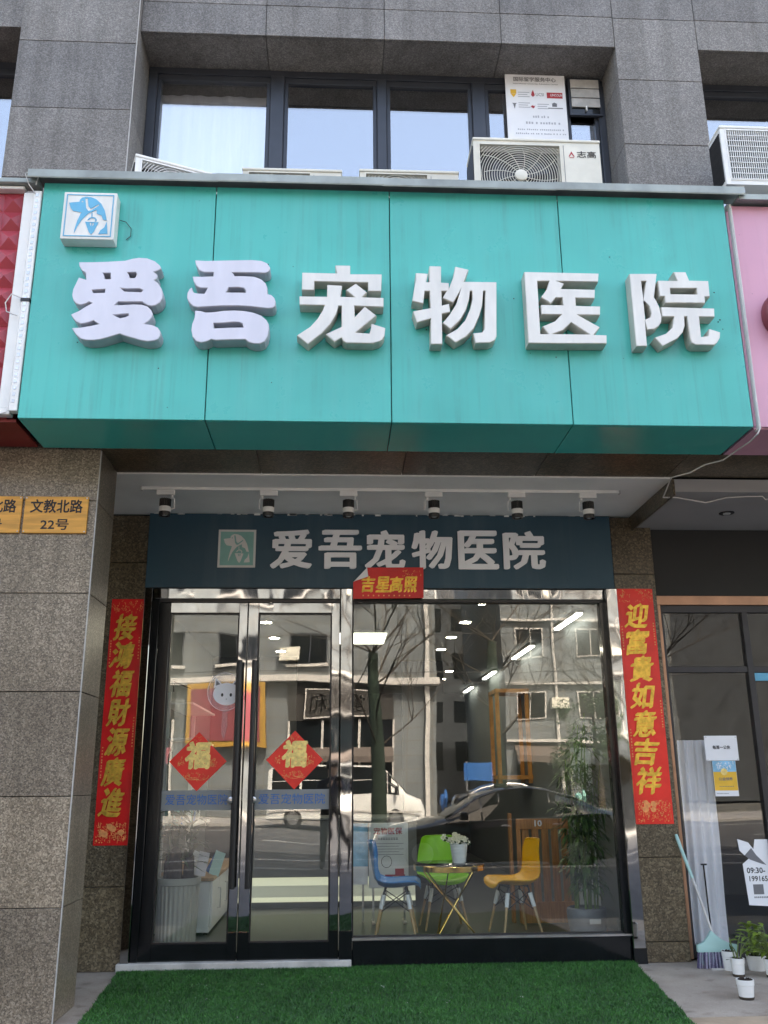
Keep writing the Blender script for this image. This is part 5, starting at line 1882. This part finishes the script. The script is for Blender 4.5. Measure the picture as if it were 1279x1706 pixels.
for k in range(26):
    x, y = random.uniform(-1.3, 2.2), random.uniform(-1.7, -.2)
    for q in range(random.choice([1, 1, 3])):
        s_ = random.uniform(.003, .008)
        dx, dy = random.uniform(-.02, .02), random.uniform(-.02, .02)
        lit.box(x + dx, x + dx + s_, y + dy, y + dy + s_ * .6, .012, .014)
lo = lit.build('paper_scraps', 'trim_pale')
lo['kind'] = 'stuff'
tag(lo, 'tiny pale paper scraps scattered on the green mat', 'litter')
# ================================================================== the street behind the viewer, seen in the glass
def wheel(parent, x, y, z, r, w):
    o = MB().lathe((x, y + w / 2, z), [(r * .62, 0), (r * .92, .005), (r, .03), (r, w - .03), (r * .92, w - .005), (r * .62, w)], 32, 'y').build('wheel', 'tyre', parent, smooth=True)
    for yy in (y - w / 2 - .004, y + w / 2 - .02):
        MB().lathe((x, yy + .024, z), [(r * .64, 0), (r * .62, .012), (r * .2, .018), (r * .18, .024)], 24, 'y').build('rim', 'bare_metal', o, smooth=True)
    return o


def loft(stations):
    """stations: (x, half-width, z_sill, z_belt, z_top, half-width at top)"""
    m = MB()
    V, F = [], []
    for x, w, zs, zb, zt, wt in stations:
        half = [(w * .80, zs), (w * .97, zs + .06), (w, zs + (zb - zs) * .55), (w * .965, zb), (wt + (w * .965 - wt) * .45, zb + (zt - zb) * .5), (wt, zt - .04), (wt * .8, zt), (0, zt + .012)]
        ring = [(x, -a, b) for a, b in half] + [(x, a, b) for a, b in half[-2::-1]]
        V += ring
    n = 15
    k = len(stations)
    for i in range(k - 1):
        for j in range(n - 1):
            F.append((i * n + j, i * n + j + 1, (i + 1) * n + j + 1, (i + 1) * n + j))
        F.append((i * n + n - 1, i * n, (i + 1) * n, (i + 1) * n + n - 1))
    F.append(tuple(range(n)))
    F.append(tuple(range((k - 1) * n, k * n))[::-1])
    return m.add(V, F), V, n


def vehicle(name, label, cat, loc, rz, st, paint, glass_rng, wheels, r):
    t_ = thing(name, label, cat, (0, 0, 0))
    m, V, n = loft(st)
    m.build('body', paint, t_, smooth=True, ang=40)
    for i0, i1 in glass_rng:
        for side in (0, 1):
            q = MB()
            j = (3, 4, 5) if side == 0 else (11, 10, 9)
            for a, b in zip(j, j[1:]):
                for i in range(i0, i1):
                    P = [Vector(V[i * n + a]), Vector(V[i * n + b]), Vector(V[(i + 1) * n + b]), Vector(V[(i + 1) * n + a])]
                    c = sum(P, Vector()) / 4
                    d = Vector((0, -.008 if side == 0 else .008, 0))
                    q.add([p.lerp(c, .06) + d for p in P], [(0, 1, 2, 3)])
            q.build('side_window', 'car_glass', t_)
    for x in wheels:
        for s_ in (-1, 1):
            wheel(t_, x, s_ * (st[len(st) // 2][1] - .10), r, r, .20)
    t_.location = loc
    t_.rotation_euler = (0, 0, rz)
    return t_, V, n


sed = [(-2.30, .62, .30, .55, .58, .50), (-2.22, .78, .20, .62, .68, .60), (-1.9, .86, .18, .72, .80, .70), (-1.3, .90, .18, .80, .90, .74), (-.95, .91, .18, .86, .95, .74), (-.35, .91, .18, .90, 1.30, .62),
       (.0, .91, .18, .91, 1.42, .60), (.45, .91, .18, .92, 1.46, .60), (.95, .91, .18, .93, 1.42, .60), (1.4, .90, .18, .94, 1.28, .62), (1.85, .88, .20, .96, 1.06, .66), (2.2, .82, .22, .90, 1.0, .62), (2.32, .70, .32, .70, .80, .5)]
car, V, n = vehicle('parked_sedan', 'dark blue sedan parked at the kerb, reflected in the shop window', 'car', (3.0, -9.85, -.15), 0, sed, 'car_dark', [(4, 6), (6, 8), (8, 10)], (-1.42, 1.38), .32)
q = MB()
for i in (4,):
    P = [Vector(V[i * n + j]) for j in (5, 6, 7, 8, 9)] + [Vector(V[(i + 1) * n + j]) for j in (9, 8, 7, 6, 5)]
    q.add([p + Vector((-.012, 0, .012)) for p in P], [tuple(range(10))])
q.moved(lambda x, y, z: (x, y, z)).build('windscreen', 'car_glass', car)
for s_ in (-1, 1):
    B(-.75, -.62, s_ * 1.02 - .09, s_ * 1.02 + .09, .92, 1.05).build('wing_mirror', 'car_dark', car, bev=.02, seg=2)
    B(-2.24, -2.0, s_ * .62 - .14, s_ * .62 + .14, .55, .68).build('headlight', 'lamp_lens', car, bev=.02)
    for x in (-.0, .95):
        B(x, x + .18, s_ * .93 - .01, s_ * .93 + .01, .80, .83).build('door_handle', 'bare_metal', car, bev=.004)
for s_ in (-1, 1):
    j3, j5 = (3, 5) if s_ < 0 else (11, 9)
    tr_ = MB()
    tr_.tube([Vector(V[i * n + j5]) + Vector((0, s_ * .006, .004)) for i in range(4, 11)], .013, 5)
    tr_.tube([Vector(V[i * n + j3]) + Vector((0, s_ * .010, 0)) for i in range(4, 11)], .012, 5)
    tr_.build('window_trim', 'bare_metal', car, smooth=True)
    B(.40, .46, s_ * .885 - .02, s_ * .885 + .02, .92, .94).build('trim_clip', 'bare_metal', car)
    pl_ = MB()
    pl_.tube([(.42, s_ * .90, .93), (.44, s_ * .63, 1.40)], .025, 5)
    pl_.build('door_pillar', 'car_dark', car)

van_st = [(-2.75, .90, .30, 1.05, 1.98, .80), (-2.6, .95, .26, 1.08, 2.05, .84), (-1.5, .97, .25, 1.08, 2.10, .84), (-.2, .97, .25, 1.08, 2.12, .84), (1.0, .97, .25, 1.08, 2.08, .84), (1.45, .96, .25, 1.06, 1.90, .82),
          (1.95, .95, .25, 1.04, 1.42, .82), (2.25, .93, .25, 1.0, 1.10, .80), (2.7, .88, .27, .82, .92, .72), (2.8, .80, .36, .62, .70, .60)]
van, V, n = vehicle('white_van', 'white passenger van across the street, reflected in the glass doors', 'van', (.35, -25.9, -.15), 0, van_st, 'car_white', [(1, 2), (2, 3), (3, 4), (4, 6)], (-1.75, 1.75), .34)
q = MB()
P = [Vector(V[5 * n + j]) for j in (5, 6, 7, 8, 9)] + [Vector(V[7 * n + j]) for j in (9, 8, 7, 6, 5)]
q.add([p + Vector((.02, 0, .015)) for p in P], [tuple(range(10))])
q.build('windscreen', 'car_glass', van)
for s_ in (-1, 1):
    B(2.50, 2.76, s_ * .66 - .14, s_ * .66 + .14, .62, .80).build('headlight', 'lamp_lens', van, bev=.02)
    B(1.75, 1.85, s_ * 1.08 - .08, s_ * 1.08 + .08, 1.05, 1.30).build('wing_mirror', 'black_plastic', van, bev=.02)
    B(-2.7, 2.7, s_ * .975 - .006, s_ * .975 + .006, .55, .60).build('side_moulding', 'trim_pale', van)


def bare_tree(x, y, h, r, label, seed):
    random.seed(seed)
    t_ = thing('bare_tree', label, 'tree', (x, y, -.15), 'bare street trees across the road')
    tk, bg_ = MB(), MB()
    pts = [Vector((x + .05 * math.sin(k), y, -.15 + h * .55 * k / 6)) for k in range(7)]
    tk.tube(pts, [r * (1.15 - .07 * k) for k in range(7)], 12)
    tk.build('trunk', 'bark_green', t_, smooth=True)

    def grow(p, d, L, rr, lev):
        if lev == 0 or rr < .003:
            return
        q_ = [p]
        for k in range(4):
            d = (d + Vector((random.uniform(-.15, .15), random.uniform(-.15, .15), random.uniform(-.05, .12)))).normalized()
            q_.append(q_[-1] + d * (L / 4))
        bg_.tube(q_, [rr, rr * .88, rr * .76, rr * .66, rr * .56], 5)
        for k in range(random.choice([2, 3, 3])):
            i = random.choice([2, 3, 4, 4])
            nd_ = (d + Vector((random.uniform(-.9, .9), random.uniform(-.9, .9), random.uniform(-.2, .6)))).normalized()
            grow(q_[i], nd_, L * random.uniform(.6, .8), rr * .56, lev - 1)
    for k in range(12):
        i = random.choice([3, 4, 5, 6, 6])
        a = random.uniform(0, 6.28)
        grow(pts[i], Vector((math.cos(a), math.sin(a), random.uniform(.35, 1.1))).normalized(), h * .22, r * .15, 6)
    bg_.build('branches', 'bark', t_)
    random.seed(seed + 100)


bare_tree(.98, -14.8, 8.5, .19, 'bare tree with a greenish trunk, reflected between the van and the sedan', 5)
bare_tree(3.95, -14.6, 9.0, .16, 'bare tree with a straight dark trunk, reflected above the sedan roof', 8)
bare_tree(-6.5, -14.7, 8.5, .17, 'bare tree reflected in the left glass door', 3)
bare_tree(8.2, -14.5, 8.0, .16, 'bare tree reflected in the right hand shop glass', 9)

# opposite buildings in full sun
ob = thing('opposite_building', 'cream tiled building across the street with shops below, reflected in the glass', 'building', (-5, -36, -.03))
B(-24, 4.6, -46, -34.2, -.03, 16).build('wall', 'opposite_tile', ob)
B(-24, 4.7, -34.2, -33.7, 5.75, 6.05).build('cornice', 'trim_pale', ob)
B(4.05, 4.25, -34.2, -33.95, -.03, 16).build('drain_pipe', 'trim_pale', ob)
for r_ in range(3):
    for k in range(7):
        x = -22 + k * 3.3
        z = 6.6 + r_ * 3.1
        w = B(x, x + 1.7, -34.24, -34.14, z, z + 1.5).build('window', 'window_frame', ob)
        B(x + .06, x + .82, -34.15, -34.12, z + .06, z + 1.44).build('pane', 'car_glass', w)
        B(x + .88, x + 1.64, -34.15, -34.12, z + .06, z + 1.44).build('pane', 'car_glass', w)
        B(x - .1, x + 1.8, -34.2, -34.0, z - .12, z).build('sill', 'trim_pale', w)
for x0, x1 in ((-12, -7.4), (-2.2, 2.6), (-18, -13)):
    B(x0, x1, -34.2, -34.13, -.03, 4.2).build('shop_front', 'car_glass', ob)
    B(x0, x1, -34.3, -34.1, 4.2, 5.6).build('shop_fascia', 'sign_black', ob)
    for k in range(4):
        xx = x0 + (x1 - x0) * k / 3
        B(xx - .05, xx + .05, -34.14, -34.05, -.03, 4.2).build('shop_mullion', 'trim_pale', ob)
rs = thing('red_street_sign', 'red sign in a yellow frame across the street, reflected in the left glass door', 'sign', (-4.9, -34, 3.0))
B(-6.7, -3.2, -34.1, -33.6, 3.0, 5.75).build('frame', 'shop_yellow', rs)
B(-6.5, -3.45, -33.6, -33.56, 3.25, 5.5).build('face', 'shop_red', rs)
hb = thing('shop_name_board', 'dark shop board with gold characters across the street, reflected in the right glass door', 'sign', (0, -34, 4.3))
B(-1.5, 1.6, -34.1, -33.95, 4.28, 5.45).build('board', 'sign_black', hb)
frame_ring(-1.5, 1.6, 4.28, 5.45, .05, -33.95, .03).build('board_frame', 'trim_pale', hb)
tm = text('堂德和', -1.25, 1.25, 4.48, 5.22, 0, .012).moved(lambda x, y, z: (-x, -33.93 + .0 * y, z)).build('gold_lettering', 'trim_pale', hb)
o2 = thing('opposite_apartment_building', 'pale apartment block with small windows across the street, reflected above the sedan', 'building', (14, -38, -.03))
B(8.0, 16.5, -48, -35.6, -.03, 17).build('wall', 'opposite_tile', o2)
for r_ in range(5):
    for k in range(2):
        x = 8.6 + k * 3.1
        z = 1.2 + r_ * 2.95
        w = B(x, x + 1.5, -35.64, -35.52, z, z + 1.45).build('window', 'trim_pale', o2)
        B(x + .07, x + .72, -35.53, -35.49, z + .07, z + 1.38).build('pane', 'car_glass', w)
        B(x + .78, x + 1.43, -35.53, -35.49, z + .07, z + 1.38).build('pane', 'car_glass', w)
    B(8.0, 14.9, -35.6, -35.35, 3.0 + r_ * 2.95, 3.12 + r_ * 2.95).build('string_course', 'trim_pale', o2)
for x in (10.6, 13.9):
    m = MB()
    m.tube([(x, -35.5, -.03), (x, -35.5, 16.8)], .07, 8)
    m.build('drain_pipe', 'trim_pale', o2)
o3 = thing('set_back_building', 'dark building set back between the two pale ones across the street', 'building', (6, -60, -.03))
B(-4, 44, -72, -58, -.03, 20).build('wall', 'brown_wall', o3)
B(-4.2, 44.2, -72.2, -57.8, 20, 20.4).build('roof_slab', 'roof_brown', o3)
for r_ in range(5):
    for k in range(4):
        B(2 + k * 2.2, 3.3 + k * 2.2, -58.02, -57.95, 2 + r_ * 3.3, 3.8 + r_ * 3.3).build('window', 'car_glass', o3)
bsn = thing('blue_road_sign', 'small blue street sign on a post across the road, reflected above the sedan', 'sign', (5.6, -27.6, -.03))
B(4.9, 6.0, -27.62, -27.58, 1.35, 2.05).build('panel', 'ink_blue', bsn)
m = MB()
m.tube([(5.0, -27.66, -.03), (5.0, -27.66, 2.1)], .035, 8)
m.build('post', 'bare_metal', bsn)

# a second dark car and more clutter across the street
suv = dup(car, (6.6, -25.9, -.15), R(180), 'dark car parked across the street, reflected behind the sedan roof')
for i in range(7):
    x, z = [(-9.2, 6.9), (-2.6, 6.8), (.9, 9.9), (10.3, 4.6), (12.9, 7.4), (10.3, 10.4), (-12.4, 9.8)][i]
    yb_ = -34.2 if x < 5 else -35.6
    host = ob if x < 5 else o2
    B(x, x + .85, yb_ + .02, yb_ + .42, z, z + .6).build('outdoor_unit', 'cream_metal', host)
for x0, x1, mt in ((-2.2, 2.6, 'roof_brown'), (-12, -7.4, 'shop_red'), (8.4, 11.0, 'roof_brown'), (11.3, 14.5, 'brown_wall')):
    host, yb_ = (ob, -34.2) if x0 < 5 else (o2, -35.6)
    m = MB()
    m.add([(x0, yb_ + .02, 2.9), (x1, yb_ + .02, 2.9), (x1, yb_ + .75, 2.45), (x0, yb_ + .75, 2.45), (x0, yb_ + .75, 2.2), (x1, yb_ + .75, 2.2)], [(0, 1, 2, 3), (3, 2, 5, 4)])
    m.build('awning', mt, host)
for x in (8.5, 11.5):
    B(x, x + 2.4, -35.62, -35.5, .1, 2.1).build('shop_opening', 'car_glass', o2)
for i, (x, mt) in enumerate(((4.3, 'ink_blue'), (5.1, 'black_plastic'), (5.7, 'ink_red'), (8.9, 'black_plastic'), (9.6, 'logo_green'))):
    t_ = thing('scooter', ['blue', 'black', 'red', 'grey', 'green'][i] + ' scooter parked in the row across the street', 'scooter', (x, -28.9, -.03), 'scooters parked across the street')
    for yy in (-29.5, -28.3):
        MB().lathe((0, 0, 0), [(.14, -.05), (.24, -.045), (.24, .045), (.14, .05)], 20, 'y').moved(lambda a, b, c, yy=yy, x=x: (x + b, yy + a, .21 + c)).build('wheel', 'tyre', t_)
    m = MB()
    m.tube([(x, -29.6, .55), (x, -29.2, .72), (x, -28.85, .62), (x, -28.75, .38), (x, -28.5, .40), (x, -28.3, .75), (x, -28.35, 1.0)], [.10, .14, .12, .10, .10, .09, .05], 8)
    m.build('body', mt, t_, smooth=True)
    m = MB()
    m.tube([(x - .30, -28.42, 1.02), (x, -28.35, 1.04), (x + .30, -28.42, 1.02)], .02, 6)
    m.build('handlebar', 'black_plastic', t_)

lt = thing('leafy_tree', 'dense evergreen tree across the street, reflected at the right side of the shop window', 'tree', (11.2, -31.5, -.03))
m = MB()
m.tube([(11.2, -31.5, -.03), (11.25, -31.5, 1.2), (11.15, -31.45, 2.6), (11.2, -31.5, 4.0)], [.16, .13, .10, .05], 9)
m.build('trunk', 'bark', lt, smooth=True)
random.seed(33)
m = MB()
clumps = [(11.2 + random.uniform(-1.5, 1.5), -31.5 + random.uniform(-1.2, 1.2), random.uniform(1.6, 5.0), random.uniform(.45, .85)) for k in range(16)]
for cx_, cy_, cz_, cr_ in clumps:
    for k in range(210):
        d = Vector((random.gauss(0, 1), random.gauss(0, 1), random.gauss(0, 1))).normalized() * cr_ * random.random() ** .4
        p = Vector((cx_, cy_, cz_)) + d
        a = Vector((random.gauss(0, 1), random.gauss(0, 1), random.gauss(0, .6))).normalized() * random.uniform(.05, .10)
        b = a.cross(Vector((random.gauss(0, 1), random.gauss(0, 1), random.gauss(0, 1)))).normalized() * random.uniform(.025, .045)
        m.add([p - a, p + b, p + a, p - b], [(0, 1, 2, 3)])
m.build('crown', 'leaf_dark', lt)
for i, (z, sag) in enumerate(((6.2, .5), (5.9, .65), (7.6, .4))):
    m = MB()
    m.tube([(-20 + 2 * k, -29.0, z - sag * (1 - ((k - 10) / 10) ** 2)) for k in range(21)], .018, 5)
    tag(m.build('overhead_wire', 'cable_black'), ['lowest', 'middle', 'highest'][(1, 0, 2)[i]] + ' overhead wire strung across the reflected street', 'wire', 'overhead wires across the street')

# the person taking the picture, seen only as a faint reflection
def skin_body(joints, edges, root):
    me = bpy.data.meshes.new('body')
    keys = list(joints)
    me.from_pydata([joints[k][:3] for k in keys], [(keys.index(a), keys.index(b)) for a, b in edges], [])
    o = bpy.data.objects.new('body', me)
    COL.objects.link(o)
    md = o.modifiers.new('skin', 'SKIN')
    sd = o.modifiers.new('sub', 'SUBSURF')
    sd.levels = 2
    lay = me.skin_vertices[0].data
    for i, k in enumerate(keys):
        r = joints[k][3]
        lay[i].radius = r if isinstance(r, tuple) else (r, r)
        lay[i].use_root = (k == root)
    dg = bpy.context.evaluated_depsgraph_get()
    out = bpy.data.meshes.new_from_object(o.evaluated_get(dg))
    bpy.data.objects.remove(o)
    return out


X, Y, Z0 = -.08, -8.62, -.02
J = {'pel': (X, Y, .93, (.16, .12)), 'sp': (X, Y - .01, 1.15, (.15, .11)), 'ch': (X, Y, 1.34, (.18, .12)), 'nk': (X, Y + .02, 1.49, .055), 'hd': (X, Y + .05, 1.60, (.078, .095)), 'hd2': (X, Y + .06, 1.70, (.072, .088)),
     'hl': (X - .10, Y, .86, .10), 'kl': (X - .13, Y + .02, .47, .066), 'al': (X - .14, Y - .02, .07, .046), 'tl': (X - .15, Y + .14, .02, .040),
     'hr': (X + .10, Y, .86, .10), 'kr': (X + .12, Y + .03, .47, .066), 'ar': (X + .14, Y - .02, .07, .046), 'tr': (X + .16, Y + .14, .02, .040),
     'sl': (X - .20, Y, 1.40, .062), 'el': (X - .25, Y + .10, 1.18, .048), 'wl': (X - .05, Y + .30, 1.36, .032), 'ml': (X - .01, Y + .36, 1.40, .030),
     'sr': (X + .20, Y, 1.40, .062), 'er': (X + .27, Y + .10, 1.18, .048), 'wr': (X + .17, Y + .30, 1.36, .032), 'mr': (X + .15, Y + .36, 1.40, .030)}
E_ = [('pel', 'sp'), ('sp', 'ch'), ('ch', 'nk'), ('nk', 'hd'), ('hd', 'hd2'), ('pel', 'hl'), ('hl', 'kl'), ('kl', 'al'), ('al', 'tl'), ('pel', 'hr'), ('hr', 'kr'), ('kr', 'ar'), ('ar', 'tr'),
      ('ch', 'sl'), ('sl', 'el'), ('el', 'wl'), ('wl', 'ml'), ('ch', 'sr'), ('sr', 'er'), ('er', 'wr'), ('wr', 'mr')]
pm_ = skin_body(J, E_, 'pel')
for mt in ('cloth_navy', 'skin', 'cloth_black'):
    pm_.materials.append(MT[mt])
for p in pm_.polygons:
    c = p.center
    p.material_index = 1 if (c.z > 1.50 and abs(c.x - X) < .12) or (c.y > Y + .31 and c.z > 1.2) else (2 if c.z < .95 else 0)
pm_.shade_smooth()
per = thing('person', 'person in dark clothes holding up a phone, faintly reflected in the glass doors', 'person', (X, Y, Z0))
for v in pm_.vertices:
    v.co -= Vector((X, Y, Z0))
link('body', pm_, per, (X, Y, Z0))
MB().lathe((X, Y + .045, 1.66), [(.088, -.02), (.10, .03), (.095, .09), (.06, .13), (.01, .14)], 20).build('hair', 'hair', per, smooth=True)
ph = B(-.02, .16, -8.235, -8.225, 1.38, 1.47)
tag(ph.build('phone', 'black_gloss', bev=.004), 'black phone held up by the reflected person', 'phone')
